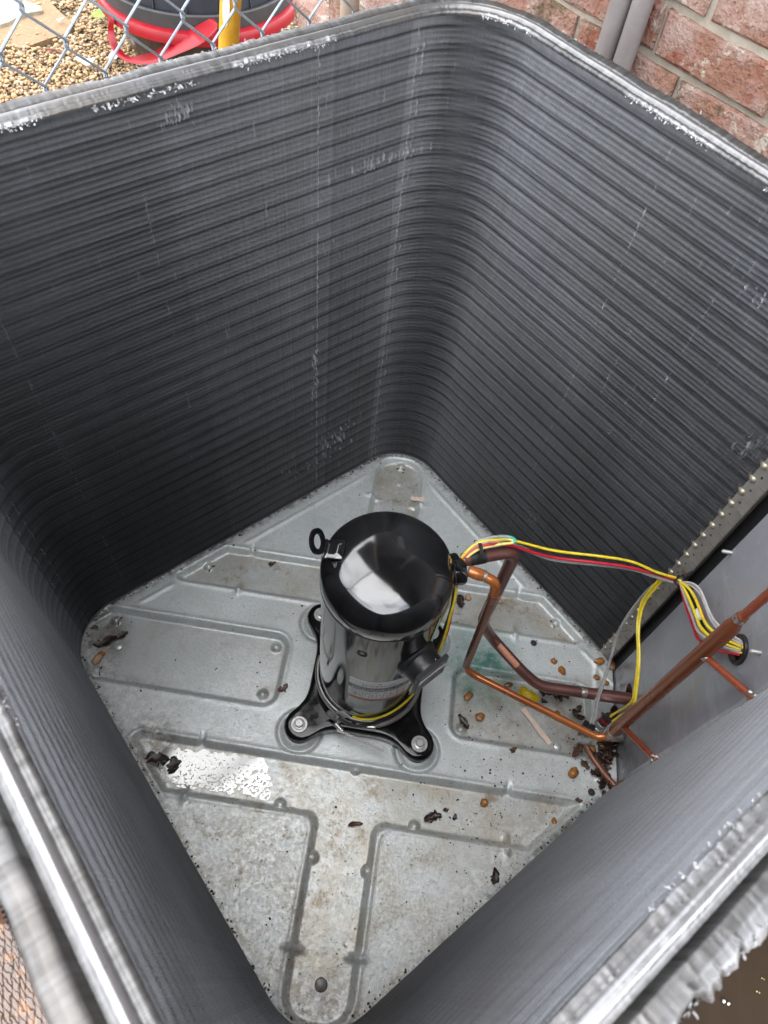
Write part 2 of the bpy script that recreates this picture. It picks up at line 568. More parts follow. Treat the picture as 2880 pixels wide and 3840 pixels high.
def lathe(name, prof, mat, parent=None, origin=(0, 0, 0), axis=(0, 0, 1), seg=32, cap=True):
    """prof: list of (radius, height along axis)"""
    x, y, z = frame(axis)
    O = Vector(origin)
    V, F = [], []
    for r, h_ in prof:
        for k in range(seg):
            a = 2 * math.pi * k / seg
            V.append(O + x * (r * math.cos(a)) + y * (r * math.sin(a)) + z * h_)
    for i in range(len(prof) - 1):
        for k in range(seg):
            k2 = (k + 1) % seg
            F.append((i * seg + k, i * seg + k2, (i + 1) * seg + k2, (i + 1) * seg + k))
    if cap:
        F.append(tuple(range(seg - 1, -1, -1)))
        F.append(tuple((len(prof) - 1) * seg + k for k in range(seg)))
    o = obj(name, V, F, mat, parent)
    return o

def box(name, c, size, mat, parent=None, rot=None, bev=0., smooth=False):
    bm = bmesh.new()
    bmesh.ops.create_cube(bm, size=1)
    bmesh.ops.scale(bm, vec=size, verts=bm.verts)
    if bev:
        bmesh.ops.bevel(bm, geom=bm.edges[:], offset=bev, segments=2, affect='EDGES')
    m = (rot or Matrix.Identity(3)).to_4x4()
    m.translation = Vector(c)
    bmesh.ops.transform(bm, matrix=m, verts=bm.verts)
    return bmobj(name, bm, mat, parent, smooth)

def rotz(a):
    return Matrix.Rotation(a, 3, 'Z')

def vnoise(x, y, cell, seed):
    """bilinear value noise 0..1 on numpy coordinate arrays"""
    g_ = np.random.default_rng(seed).random((256, 256))
    u, v = x / cell + 1000., y / cell + 1000.
    iu, iv = np.floor(u).astype(int), np.floor(v).astype(int)
    fu, fv = u - iu, v - iv
    fu, fv = fu * fu * (3 - 2 * fu), fv * fv * (3 - 2 * fv)
    G = lambda i, j: g_[i % 256, j % 256]
    return (G(iu, iv) * (1 - fu) + G(iu + 1, iv) * fu) * (1 - fv) + (G(iu, iv + 1) * (1 - fu) + G(iu + 1, iv + 1) * fu) * fv

def sst(a, b_, x):
    t = np.clip((x - a) / (b_ - a), 0, 1)
    return t * t * (3 - 2 * t)

S2 = math.sqrt(2)
W = .70
GZ = -.10      # ground level
AX = Vector((-1, -1, 0)) / S2    # along the wall from the back corner to the left corner
BX = Vector((1, -1, 0)) / S2     # along the wall from the back corner to the right corner

# ================================================================== SETTING
def grid_sheet(name, x0, x1, y0, y1, nx, ny, zf, mat):
    X, Y = np.meshgrid(np.linspace(x0, x1, nx), np.linspace(y0, y1, ny), indexing='ij')
    Z = zf(X, Y)
    V = np.stack([X, Y, Z], -1).reshape(-1, 3)
    I = np.arange(nx * ny).reshape(nx, ny)
    F = np.stack([I[:-1, :-1], I[1:, :-1], I[1:, 1:], I[:-1, 1:]], -1).reshape(-1, 4)
    return npmesh(name, V, F, mat)

g0 = obj('ground', [(-900, -900, GZ - .02), (900, -900, GZ - .02), (900, 900, GZ - .02), (-900, 900, GZ - .02)], [(0, 1, 2, 3)], M_GROUND)
structure(g0)
# silt bed below the puddle left of the unit, and the muddy slab to the right
st_ = grid_sheet('silt_bed', -1.3, -.02, -1.6, .42, 60, 80,
                 lambda X, Y: GZ - .014 + .004 * vnoise(X, Y, .05, 3) + .02 * sst(.28, .42, Y), M_DIRT)
structure(st_)
wt_ = obj('puddle', [(-1.3, -1.6, GZ + .001), (-.02, -1.6, GZ + .001), (-.02, .35, GZ + .001), (-1.3, .35, GZ + .001)], [(0, 1, 2, 3)], M_WATER)
structure(wt_)
md_ = grid_sheet('mud_slab', -.018, 1.35, -1.6, .3, 50, 70, lambda X, Y: GZ + .003 * vnoise(X, Y, .09, 5), M_MUD)
structure(md_)
sa_ = [(-1.4275, 2.2391), (-1.3833, 2.1947), (-1.3129, 2.1318), (-1.3065, 2.0635), (-1.3459, 2.016), (-1.3793, 1.9645), (-1.4111, 1.9276), (-1.5, 1.93), (-1.62, 2.02), (-1.62, 2.3), (-1.5, 2.33)]
V = [(x, y, GZ - .004) for x, y in sa_] + [(x * 1.0, y * 1.0, GZ - .03) for x, y in sa_]
n_ = len(sa_)
structure(obj('sand_patch', V, [tuple(range(n_ - 1, -1, -1))] + [(i, (i + 1) % n_, n_ + (i + 1) % n_, n_ + i) for i in range(n_)], M_SAND, None, False))
sl_ = [(-1.62, 2.22), (-1.5182, 2.2146), (-1.4496, 2.1938), (-1.428, 2.165), (-1.4603, 2.1387), (-1.4842, 2.1016), (-1.4996, 2.0538), (-1.517, 2.027), (-1.66, 2.04)]
V = [(x, y, GZ + .006) for x, y in sl_] + [(x, y, GZ - .03) for x, y in sl_]
n_ = len(sl_)
t = obj('stepping_stone', V, [tuple(range(n_ - 1, -1, -1))] + [(i, (i + 1) % n_, n_ + (i + 1) % n_, n_ + i) for i in range(n_)], M_SLAB, None, False)
tag(t, 'pale worn stepping stone lying in sand behind the wire fence', 'stepping stone')

# pebbles: many small stones in one mesh
def pebble_mass(name, pts, mat, sizes, parent=None, sub=1, flat=.55):
    bm = bmesh.new()
    bmesh.ops.create_icosphere(bm, subdivisions=sub, radius=1)
    bv = np.array([v.co[:] for v in bm.verts])
    bf = np.array([[v.index for v in f.verts] for f in bm.faces])
    bm.free()
    P = np.asarray(pts)
    n = len(P)
    s = np.asarray(sizes)[:, None] * nrng.uniform(.75, 1.3, (n, 3))
    s[:, 2] *= flat
    ang = nrng.uniform(0, 2 * np.pi, n)
    Vv = bv[None] * (1 + nrng.uniform(-.13, .13, (n, len(bv), 1))) * s[:, None, :]
    tl = nrng.uniform(-.45, .45, n)
    ct, st2 = np.cos(tl)[:, None], np.sin(tl)[:, None]
    y, z = Vv[..., 1] * ct - Vv[..., 2] * st2, Vv[..., 1] * st2 + Vv[..., 2] * ct
    x = Vv[..., 0]
    ca, sa = np.cos(ang)[:, None], np.sin(ang)[:, None]
    Vv = np.stack([x * ca - y * sa, x * sa + y * ca, z], -1) + P[:, None, :]
    F = (bf[None] + (np.arange(n) * len(bv))[:, None, None]).reshape(-1, 3)
    hue = np.repeat(nrng.random(n), len(bv))
    return npmesh(name, Vv.reshape(-1, 3), F, mat, parent, True, {'hue': hue})

pts, sz = [], []
while len(pts) < 15000:
    x, y = rng.uniform(-1.8, -.75), rng.uniform(1.55, 2.6)
    on_sand = (-1.66 < x < -1.31 + .02 * math.sin(y * 40)) and (1.95 + .25 * max(0, -x - 1.45) < y < 2.24)
    if on_sand and rng.random() < .93:
        continue
    s = rng.uniform(.0030, .0070) * (1.3 if rng.random() < .1 else 1)
    pts.append((x, y, GZ - .014 + rng.uniform(0, .012)))
    sz.append(s)
gr_ = pebble_mass('gravel', pts, M_GRAVEL, sz, None, 1)
tag(gr_, 'bed of small tan pea gravel behind the wire fence', 'gravel', kind='stuff')
gr_.data.polygons.foreach_set('use_smooth', [True] * len(gr_.data.polygons))
pts = [(rng.uniform(-.62, -.30), rng.uniform(-.72, -.28), GZ - .012 + rng.uniform(0, .004)) for _ in range(260)]
pd_ = pebble_mass('submerged_pebbles', pts, M_PEB_U, [rng.uniform(.003, .009) for _ in pts], None, 2, .45)
tag(pd_, 'pale pebbles lying under the brown puddle water beside the unit', 'pebbles', kind='stuff')

# ---------------------------------------------------------------- brick wall
NB_ = Vector((1, 1, 0)) / S2            # outward normal of the right back coil wall
D_W = .65
wall = thing('brick_wall', 'weathered pink and red brick wall with grey mortar behind the coil', 'wall', None, (0, 0, 0))
rotw = Matrix((BX, -NB_, Vector((0, 0, 1)))).transposed()   # local x along wall, local y towards the unit
CH, BL_, MJ = .0617, .188, .0095
def wpt(t, d, z):
    return BX * t + NB_ * d + Vector((0, 0, z))
def brick_mesh(i):
    r = random.Random(100 + i)
    bm = bmesh.new()
    bmesh.ops.create_cube(bm, size=1)
    bmesh.ops.scale(bm, vec=(BL_ - MJ, .05, CH - MJ), verts=bm.verts)
    bmesh.ops.subdivide_edges(bm, edges=[e for e in bm.edges if abs(e.verts[0].co.x - e.verts[1].co.x) > .05], cuts=3)
    bmesh.ops.bevel(bm, geom=[e for e in bm.edges if e.verts[0].co.y > .02 and e.verts[1].co.y > .02 and len(e.link_faces) == 2 and e.calc_face_angle() > .5], offset=.0035, segments=1, affect='EDGES')
    for v in bm.verts:
        v.co.x += r.uniform(-.0015, .0015)
        v.co.z += r.uniform(-.0018, .0018)
        if v.co.y > 0:
            v.co.y += r.uniform(-.0016, .0016)
    me = bpy.data.meshes.new('brick')
    bm.to_mesh(me)
    bm.free()
    me.materials.append(M_BRICK)
    return me
bmeshes = [brick_mesh(i) for i in range(8)]
zb = .6668 - 8 * CH                     # bottom mortar line of the lowest single brick course
def brick_at(t, z):
    o = bpy.data.objects.new('brick', rng.choice(bmeshes))
    col.objects.link(o)
    o.parent = wall
    m = (rotw @ Matrix.Rotation(rng.uniform(-.01, .01), 3, 'Y')).to_4x4()
    m.translation = wpt(t, D_W + .025 + rng.uniform(-.003, .002), z)
    o.matrix_world = m
courses = 15
for c in range(courses):
    zc = zb + (c + .5) * CH
    off = -.122 if (c % 2 == 0) else -.255
    for k in range(-4, 4):
        brick_at(off + (k - .5) * .188 + .0 + rng.uniform(-.003, .003), zc)
V, F = [], []
def add_box(V, F, c, ux, uy, uz):
    b0 = len(V)
    for sx in (-1, 1):
        for sy in (-1, 1):
            for sz_ in (-1, 1):
                V.append(c + ux * sx + uy * sy + uz * sz_)
    for q in ((0, 1, 3, 2), (4, 6, 7, 5), (0, 4, 5, 1), (2, 3, 7, 6), (0, 2, 6, 4), (1, 5, 7, 3)):
        F.append(tuple(b0 + i for i in q))
for c in list(range(-5, 0)) + []:
    for k in range(-4, 8):
        off = -.122 if (c % 2 == 0) else -.255
        add_box(V, F, wpt(off + (k - .5) * .188, D_W + .025, zb + (c + .5) * CH), BX * (BL_ - MJ) / 2, NB_ * .025, Vector((0, 0, (CH - MJ) / 2)))
for c in range(courses):
    for k in range(4, 8):
        off = -.122 if (c % 2 == 0) else -.255
        add_box(V, F, wpt(off + (k - .5) * .188, D_W + .025, zb + (c + .5) * CH), BX * (BL_ - MJ) / 2, NB_ * .025, Vector((0, 0, (CH - MJ) / 2)))
stuff(obj('brick_courses', V, F, M_BRICK, wall, False))
V, F = [], []
add_box(V, F, wpt(.21, D_W + .036, 1.0), BX * 1.27, NB_ * .03, Vector((0, 0, 1.15)))
obj('mortar', V, F, M_MORTAR, wall, False)
ztop = zb + courses * CH
sid = None
for k in range(11):                                      # unseen dark boards added above the brick to darken the cap reflection
    V, F = [], []
    add_box(V, F, wpt(.2, D_W - .006, ztop + .006 + (k + .5) * .108), BX * 1.26, NB_ * .007 + Vector((0, 0, .0)), Vector((0, 0, .0575)) + NB_ * .006)
    obj('reflection_board', V, F, M_TUBBAND, wall, False)

# two painted conduits on the wall
def conduit(t, r, lab):
    o = tube('wall_pipe', [wpt(t, D_W - .022, GZ), wpt(t, D_W - .022, .5), wpt(t, D_W - .022, 2.1)], r, M_CONDUIT, None, 20)
    tag(o, lab, 'pipe', 'grey pipes on the brick wall')
    return o
conduit(-.3655, .0150, 'wider left pipe of the two grey pipes climbing the brick wall')
conduit(-.3335, .0138, 'narrower right pipe of the two grey pipes climbing the brick wall')
o = tube('sealant_bead', [wpt(-.3495, D_W - .012, GZ), wpt(-.3495, D_W - .012, .6), wpt(-.3495, D_W - .012, 2.0)], .005, M_CAULK, None, 6)
tag(o, 'tan sealant bead filling the slit between the two grey pipes', 'sealant')

# ---------------------------------------------------------------- chain-link fence
NF = Vector((-1, 1, 0)) / S2
D_F = .55
DX, HZ = .0672, .0395
fence = thing('chain_link_fence', 'galvanised diamond mesh wire fence close behind the unit', 'fence')
def fpt(t, z, d=0):
    return AX * t + NF * (D_F + d) + Vector((0, 0, z))
T_K, Z_K = .0409, .726
row0 = -20
for j in range(-11, 32):
    a, b2 = T_K + j * DX / 2, T_K + (j + 1) * DX / 2
    lo, hi = (a, b2)
    P = []
    for k in range(row0, 36):
        # knots of even rows sit at T_K + n*DX, of odd rows half a mesh further
        left = ((k + j) % 2 == 0)
        tt = lo if left else hi
        z = Z_K + k * HZ
        e = .0022 if left else -.0022
        P.append(fpt(tt - e * .5, z - .0035, .0016 if left else -.0016))
        P.append(fpt(tt - e, z, .0022 if left else -.0022))
        P.append(fpt(tt - e * .5, z + .0035, -.0016 if left else .0016))
    tube('wire', [p + Vector((rng.uniform(-1, 1), rng.uniform(-1, 1), 0)) * .0005 for p in P], .00155, M_GALV, fence, 6, False)
tube('rail', [fpt(-.33, GZ + .02, .004), fpt(1.13, GZ + .02, .004)], .004, M_GALV, fence, 8)
tube('rail', [fpt(-.33, 2.11, .004), fpt(1.13, 2.11, .004)], .016, M_GALV, fence, 12)
o = tube('fence_post', [fpt(-.338, GZ - .02, .02), fpt(-.338, .5, .02), fpt(-.342, 2.15, .02)], .0125, M_TANPOST, None, 16)
tag(o, 'tan fence post at the brick wall end of the wire mesh', 'post')

# the fence turns the corner and runs on along the left of the unit: seen mirrored in the puddle
fence2 = thing('chain_link_fence', 'side run of the wire fence standing left of the puddle', 'fence')
D2 = 1.13
def fpt2(s, z, d=0):
    return AX * (D2 + d) + BX * s + Vector((0, 0, z))
for j in range(36):
    lo, hi = -.60 + j * DX / 2, -.60 + (j + 1) * DX / 2
    P = []
    for k in range(row0, 36):
        left = ((k + j) % 2 == 0)
        tt, e = (lo, .0022) if left else (hi, -.0022)
        z = Z_K + k * HZ
        P.append(fpt2(tt - e, z, .0018 if left else -.0018))
    tube('wire', P, .0021, M_GALV, fence2, 5, False)
o = tube('fence_post', [fpt2(-.62, GZ - .02), fpt2(-.62, 1.0), fpt2(-.62, 2.15)], .028, M_GALV, None, 18)
tag(o, 'grey steel corner post where the two runs of wire fence meet', 'post')
tube('rail', [fpt2(-.60, 2.11), fpt2(.62, 2.11)], .016, M_GALV, fence2, 12)

# ---------------------------------------------------------------- tub, handle, litter
TC = Vector((-.828, 2.03, 0))
tub = thing('plastic_tub', 'black tub with red rim and red carrying handle on the gravel', 'tub', None, (TC.x, TC.y, GZ))
L0 = lambda z: z - GZ
lathe('tub_body', [(.200, 0), (.212, .002), (.232, .06), (0.274, L0(.085)), (0.269, L0(.085)), (.225, .06), (.195, .012)], M_TUBDARK, tub, (0, 0, 0), seg=64)
lathe('rim', [(0.276, L0(.080)), (0.294, L0(.080)), (0.303, L0(.075)), (0.305, L0(.092)), (0.300, L0(.104)), (0.286, L0(.108)), (0.275, L0(.104))], M_TUBRED, tub, (0, 0, 0), seg=72, cap=False)
ho = [(-1.0211, 1.7823, 0.09), (-1.0369, 1.79, 0.06), (-1.034, 1.774, 0.03), (-1.0153, 1.7578, 0.01), (-0.987, 1.7465, 0.0), (-0.9546, 1.7387, 0.0), (-0.8874, 1.7163, 0.02), (-0.7968, 1.6936, 0.07), (-0.7262, 1.6842, 0.11), (-0.6896, 1.7147, 0.135), (-0.6895, 1.7267, 0.14), (-0.7031, 1.7464, 0.14)]
hi_ = [(-1.0056, 1.775, 0.09), (-1.0191, 1.7897, 0.06), (-1.0154, 1.7802, 0.03), (-1.0057, 1.7733, 0.01), (-0.9862, 1.762, 0.0), (-0.9596, 1.7626, 0.0), (-0.9012, 1.7693, 0.02), (-0.8294, 1.7549, 0.07), (-0.7643, 1.7494, 0.11), (-0.7232, 1.7456, 0.135), (-0.7137, 1.744, 0.14), (-0.7089, 1.7468, 0.14)]
# the handle stands clear of the tub wall: pull it along the line of sight's ground track towards the unit
def strap(name, A, B_, th, mat, parent, off):
    A, B_ = spline(A, 5), spline(B_, 5)
    V, F = [], []
    for p, q_ in zip(A, B_):
        V += [p - off, q_ - off, q_ - off + Vector((0, .004, th)), p - off + Vector((0, .004, th))]
    for i in range(len(A) - 1):
        for k in range(4):
            F.append((4 * i + k, 4 * i + (k + 1) % 4, 4 * i + 4 + (k + 1) % 4, 4 * i + 4 + k))
    F += [(3, 2, 1, 0), tuple(4 * (len(A) - 1) + k for k in range(4))]
    return obj(name, V, F, mat, parent, True)
strap('handle', ho, hi_, .008, M_TUBRED, tub, Vector((TC.x, TC.y, GZ)))
inn = thing('nested_tub', 'blue black ribbed tub with charcoal rim set inside the red rimmed tub', 'tub', None, (TC.x - .005, TC.y + .005, GZ + .03))
Z1 = lambda z: z - GZ - .03
lathe('tub_body', [(.19, Z1(.03)), (.2, Z1(.02)), (.27, Z1(.11)), (0.272, Z1(.13)), (0.268, Z1(.13)), (.24, Z1(.42)), (.235, Z1(.5)), (.10, Z1(.51))], M_TUBIN, inn, (0, 0, 0), seg=72)
lathe('rim', [(0.272, Z1(.092)), (0.287, Z1(.096)), (0.288, Z1(.142)), (0.284, Z1(.145)), (0.272, Z1(.142))], M_TUBBAND, inn, (0, 0, 0), seg=72, cap=False)
for k in range(18):
    a = 2 * math.pi * k / 18
    p = Vector((math.cos(a), math.sin(a), 0))
    q2 = Vector((-p.y, p.x, 0)) * .0012
    a0, a1, a2 = p * .274 + Vector((0, 0, Z1(.141))), p * .250 + Vector((0, 0, Z1(.141))), p * .262 + Vector((0, 0, Z1(.19)))
    obj('rib', [a0 - q2, a1 - q2, a2 - q2, a0 + q2, a1 + q2, a2 + q2], [(0, 2, 1), (3, 4, 5), (0, 3, 5, 2), (1, 2, 5, 4), (0, 1, 4, 3)], M_TUBIN, inn, False)
# house eave over the brick wall: dark soffit and gutter, seen mirrored in the enamel
ev = thing('roof_eave', 'dark roof eave with gutter overhanging the top of the brick wall', 'roof eave')
V, F = [], []
add_box(V, F, wpt(.1, .52, 2.30), BX * 1.6, NB_ * .26, Vector((0, 0, .02)))
obj('soffit', V, F, M_TUBBAND, ev, False)
V, F = [], []
add_box(V, F, wpt(.1, .235, 2.34), BX * 1.6, NB_ * .022, Vector((0, 0, .07)))
obj('gutter', V, F, M_PLASTIC, ev, False)

# yellow handle leaning between the fence and the tub
ya, yb = Vector((-.515, .98, GZ)), Vector((-.389, .8963, .62))
d_ = (yb - ya).normalized()
pole = thing('tool_handle', 'yellow painted wooden tool handle leaning up beside the black tub', 'tool handle', None, ya)
tube('shaft', [Vector((0, 0, 0)), d_ * .5, d_ * 1.25], .0175, M_YELLOWWOOD, pole, 20)
E0 = Vector((-.393, .881, .551)) - ya
s_ = E0.dot(d_)
side = (cam.location - (ya + d_ * s_)).normalized()
side = (side - d_ * side.dot(d_) - Vector((.35, 0, 0))).normalized()
side = (side - d_ * side.dot(d_)).normalized()
V = [d_ * (s_ + .03 * math.cos(a)) + (side * math.cos(.36 * math.sin(a)) + d_.cross(side) * math.sin(.36 * math.sin(a))) * .0179 for a in [2 * math.pi * k / 20 for k in range(20)]]
obj('sticker', V + [v + (v - d_ * v.dot(d_)).normalized() * .0006 for v in V], [tuple(range(20, 40))] + [(i, (i + 1) % 20, 20 + (i + 1) % 20, 20 + i) for i in range(20)], M_WHITE, pole)

def leaf_geo(L_, Wd, curl, seed, z=0, nu=9, nv=5, jag=.12):
    r = random.Random(seed)
    V, F = [], []
    for i in range(nu + 1):
        u = i / nu
        half = Wd * .5 * (math.sin(math.pi * min(1, u * .96 + .03)) ** .7) * (1 + r.uniform(-jag, jag))
        for j in range(nv + 1):
            v = j / nv * 2 - 1
            x = (u - .5) * L_
            y = v * half + r.uniform(-1, 1) * Wd * jag * .3 + Wd * jag * .5 * math.sin(3.3 * u + seed)
            zz = z + curl * L_ * ((u - .5) ** 2 * 1.6 + .5 * abs(v) ** 1.5 * (1 + .6 * math.sin(5 * u + seed))) + r.uniform(0, .05) * L_ * curl * 2
            V.append((x, y, zz))
    for i in range(nu):
        for j in range(nv):
            a = i * (nv + 1) + j
            F.append((a, a + nv + 1, a + nv + 2, a + 1))
    return V, F
def leaf(name, p, L_, Wd, rot, curl, seed, mat, label, cat='leaf', group=None, tilt=0.):
    V, F = leaf_geo(L_, Wd, curl, seed, jag=.42 if 'dead' in name else .12)
    o = obj(name, V, F, mat)
    o.location = p
    o.rotation_euler = (tilt, tilt * .5, rot)
    sm = o.modifiers.new('thick', 'SOLIDIFY')
    sm.thickness = .0006
    return tag(o, label, cat, group)
leaf('leaf', (-1.2265, 2.172, GZ + .012), .068, .05, .6, .2, 5, M_GREENLEAF, 'bright green leaf on the gravel left of the red rimmed tub')
leaf('litter_scrap', (-1.170, 1.874, GZ + .010), .055, .045, .4, .25, 8, M_WHITE, 'larger white paper scrap on the gravel in front of the tub', 'litter')
leaf('litter_scrap', (-1.106, 1.925, GZ + .010), .042, .03, 1.4, .3, 9, M_WHITE, 'white scrap lying right against the red tub handle', 'litter')
leaf('litter_scrap', (-1.349, 2.116, GZ + .006), .022, .015, .4, .3, 10, M_WHITE, 'small white scrap on the sand beside the stepping stone', 'litter')
o = tube('twig', [(-1.325, 1.93, GZ + .004), (-1.29, 1.922, GZ + .010), (-1.262, 1.915, GZ + .006)], .0035, simple('red_bark', (.22, .07, .045), (.14, .05, .03), 60, .7), None, 7)
tag(o, 'short reddish twig lying on the tan gravel', 'twig')
for k in range(6):
    a = Vector((-.47 + .012 * k, -.345 - .006 * k, GZ))
    o = tube('grass_blade', [a, a + Vector((.02, .004 * k, .03)), a + Vector((.055 + .004 * k, .012 - .004 * k, .034))], [.0011, .0009, .0003], M_GRASS, None, 5)
    tag(o, 'thin dry grass blade at the puddle edge beside the coil', 'grass blade', 'grass blades at the puddle edge')
for k, (x, y, s, lb) in enumerate([(.5799, -.3532, .0055, 'pair of white flecks, the biggest on the brown muddy slab'), (.6306, -.3343, .003, 'thin straw coloured fleck on the brown muddy slab'), (.6406, -.3167, .0025, 'yellowish fleck on the muddy slab nearest the picture edge')]):
    o = pebble_mass('fleck', [(x, y, GZ + .004), (x + s * 1.1, y - s * .4, GZ + .0045)], M_WHITE if k == 0 else M_GRASS, [s * .55, s * .45])
    tag(o, lb, 'litter')

# ================================================================== BASE PAN
XR = .403                                # plane of the service panel
N_ = 430
aa = np.linspace(-.035, W + .035, N_)
A2, B2 = np.meshgrid(aa, aa, indexing='ij')
o0 = -(AX + BX) * W / 2
X = o0.x + AX.x * A2 + BX.x * B2
Y = o0.y + AX.y * A2 + BX.y * B2
ED = np.abs(X) + np.abs(Y)
def sbox(x0, x1, y0, y1, r=.012):
    cx_, cy_, hx, hy = (x0 + x1) / 2, (y0 + y1) / 2, (x1 - x0) / 2 - r, (y1 - y0) / 2 - r
    dx, dy = np.abs(X - cx_) - hx, np.abs(Y - cy_) - hy
    return np.hypot(np.maximum(dx, 0), np.maximum(dy, 0)) + np.minimum(np.maximum(dx, dy), 0) - r
def smin(a, b_, k=.02):
    h_ = np.clip(.5 + .5 * (b_ - a) / k, 0, 1)
    return b_ * (1 - h_) + a * h_ - k * h_ * (1 - h_)
lim = (ED - .470) / S2
lim2 = (ED - .482) / S2
armF = np.maximum(sbox(-.33, .345, -.205, -.142), lim)
legF = np.maximum(sbox(-.038, .038, -.452, -.18, .03), -9)
armB = np.maximum(sbox(-.345, .345, .130, .192), lim)
legB = sbox(-.038, .038, .17, .444, .03)
front, back = smin(armF, legF), smin(armB, legB)
pl_ = np.maximum(sbox(-.466, -.143, -.060, .047, .016), lim2)
pr_ = np.maximum(sbox(.145, .355, -.060, .042, .016), lim2)
rec = np.minimum(np.minimum(front, back), np.minimum(pl_, pr_))
depth = .0105
Z = -depth * (1 - sst(0, .0095, rec))
# rounded shoulder lip at the top of each slope
Z += .0012 * np.exp(-((rec - .0112) / .0032) ** 2)
# notch ribs across slopes and little half round bosses
def ribs(xs):
    global Z
    for (x, y, ax_, s) in xs:
        dx, dy = X - x, Y - y
        if ax_ == 'y':
            dx, dy = dy, dx
        Z = Z + s * np.exp(-(dx / .0042) ** 2 - (dy / .011) ** 2) * 1.
ribs([(-.232, -.137, 'x', -.006), (.234, -.136, 'x', -.006), (.236, -.21, 'x', .006), (-.235, -.21, 'x', .006),
      (.042, -.377, 'y', .007), (-.044, -.377, 'y', .007), (.042, .352, 'y', .007), (-.044, .357, 'y', .007),
      (-.235, .197, 'x', -.005), (.239, .197, 'x', -.005), (-.24, .125, 'x', .006), (.235, .125, 'x', .006)])
BOSS = [(.003, -.137), (-.098, -.204), (.100, -.204), (-.0385, -.266), (.041, -.272), (.0005, .440), (-.424, .036), (-.425, -.0525), (.307, .159), (-.303, .160), (.157, -.052), (.307, -.172), (-.156, .034), (-.16, -.047)]
for x, y in BOSS:
    Z = np.maximum(Z, -depth + .0065 * np.clip(1.35 - np.hypot(X - x, Y - y) / .0065, 0, 1) ** .6 - .0)
# ring grooves round the compressor feet
FEET = [(-.091, -.096), (.091, -.096), (-.091, .086), (.091, .086)]
for x, y in FEET:
    r_ = np.hypot(X - x, Y - y)
    Z += -.0042 * np.exp(-((r_ - .0315) / .0036) ** 2) + .002 * (1 - sst(.022, .027, r_))
# raised crease along the coil seat and along the panel edge
crease = .0016 * np.exp(-((ED - .462) / S2 / .004) ** 2) * sst(.016, .03, rec)
Z += crease * (Y > .03)
Z += .0018 * np.exp(-((X - .372) / .004) ** 2) * (np.abs(Y) < .1)
Z += .0009 * (vnoise(X, Y, .06, 21) - .5)
# stain masks; pale also paints highlights along the creases
def blob(x, y, r, s):
    return np.clip(1.25 - np.hypot(X - x, Y - y) / r, 0, 1) * s
def nz(cell, seed): return vnoise(X, Y, cell, seed)
wet = 1 - sst(-.002, .004, rec)
edge = np.exp(-(np.minimum(np.abs(rec + .004), 1) / .006) ** 2)
rust = np.maximum.reduce([blob(-.443, .005, .05, 1), blob(-.30, -.150, .045, 1), blob(-.42, -.05, .03, .6), blob(-.36, -.055, .05, .45) * edge, blob(0, -.43, .055, .9), blob(-.03, -.40, .03, .6),
                          blob(-.15, -.04, .02, .6), blob(.30, -.148, .03, .5), blob(.25, -.062, .05, .4), blob(-.036, .40, .035, .7) * np.maximum(edge, .3), blob(-.035, -.35, .03, .9) * edge, blob(.05, -.44, .04, .5),
                          blob(.20, -.28, .05, .42), blob(.16, -.33, .045, .42), blob(.12, -.38, .04, .42), blob(.24, -.235, .03, .3), blob(.35, .02, .05, .35), blob(.33, -.02, .05, .4), blob(.17, -.03, .03, .5), blob(.21, .01, .05, .25), blob(-.33, .05, .05, .35) * edge])
rust = rust * (.45 + .75 * nz(.012, 31))
teal = np.maximum.reduce([blob(.165, .052, .055, 1.1), blob(.19, .072, .05, 1.2), blob(.16, .028, .035, 1.3), blob(.215, .045, .045, .9), blob(.155, .095, .04, .6), blob(.2, .02, .04, 1)]) * (.32 + .62 * nz(.014, 33))
warm = np.clip(.05 + .95 * sst(-.12, -.30, Y) + .75 * wet * (np.abs(Y) > .1) + .35 * wet * (X > .1) + .3 * nz(.12, 41), 0, 1)
chalk = np.clip(.15 + .75 * sst(-.05, -.25, Y) * sst(.12, -.2, X) + .6 * (nz(.10, 43) - .4) + .5 * np.exp(-(((.4955 - ED) / S2 - .03) / .02) ** 2) * (Y < 0), 0, 1)
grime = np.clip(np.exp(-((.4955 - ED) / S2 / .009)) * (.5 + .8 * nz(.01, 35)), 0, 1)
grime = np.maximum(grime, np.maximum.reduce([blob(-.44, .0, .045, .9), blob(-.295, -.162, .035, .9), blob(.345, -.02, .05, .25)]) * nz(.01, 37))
pale = np.maximum(np.exp(-(((.4955 - ED) / S2 - .017) / .006) ** 2) * .8, np.exp(-((X - .372) / .006) ** 2) * (np.abs(Y) < .12))  # crease lines lightened in colour to stand for their lip highlights
pale = np.maximum(pale, .55 * (Y < -.21) * (1 - wet) * nz(.06, 39))
keep = (X[:-1, :-1] < XR - .001) & (X[1:, 1:] < XR - .001) & (X[1:, :-1] < XR - .001) & (X[:-1, 1:] < XR - .001)
I = np.arange(N_ * N_).reshape(N_, N_)
F = np.stack([I[:-1, :-1], I[:-1, 1:], I[1:, 1:], I[1:, :-1]], -1)[keep]
if True:
    e1, e2 = AX, BX
    if AX.cross(BX).z < 0:
        F = F[:, ::-1]
V = np.stack([X, Y, Z], -1).reshape(-1, 3)
used = np.zeros(len(V), bool)
used[F.ravel()] = True
idx = np.cumsum(used) - 1
pan = thing('base_pan', 'galvanised steel base pan with pressed channels under the compressor', 'pan')
npmesh('pressed_sheet', V[used], idx[F], M_PAN, pan, True, {k: v.reshape(-1)[used] for k, v in dict(wet=wet, rust=np.clip(rust, 0, 1), teal=np.clip(teal, 0, 1), grime=np.clip(grime, 0, 1), pale=np.clip(pale, 0, 1), warm=warm, chalk=chalk).items()})
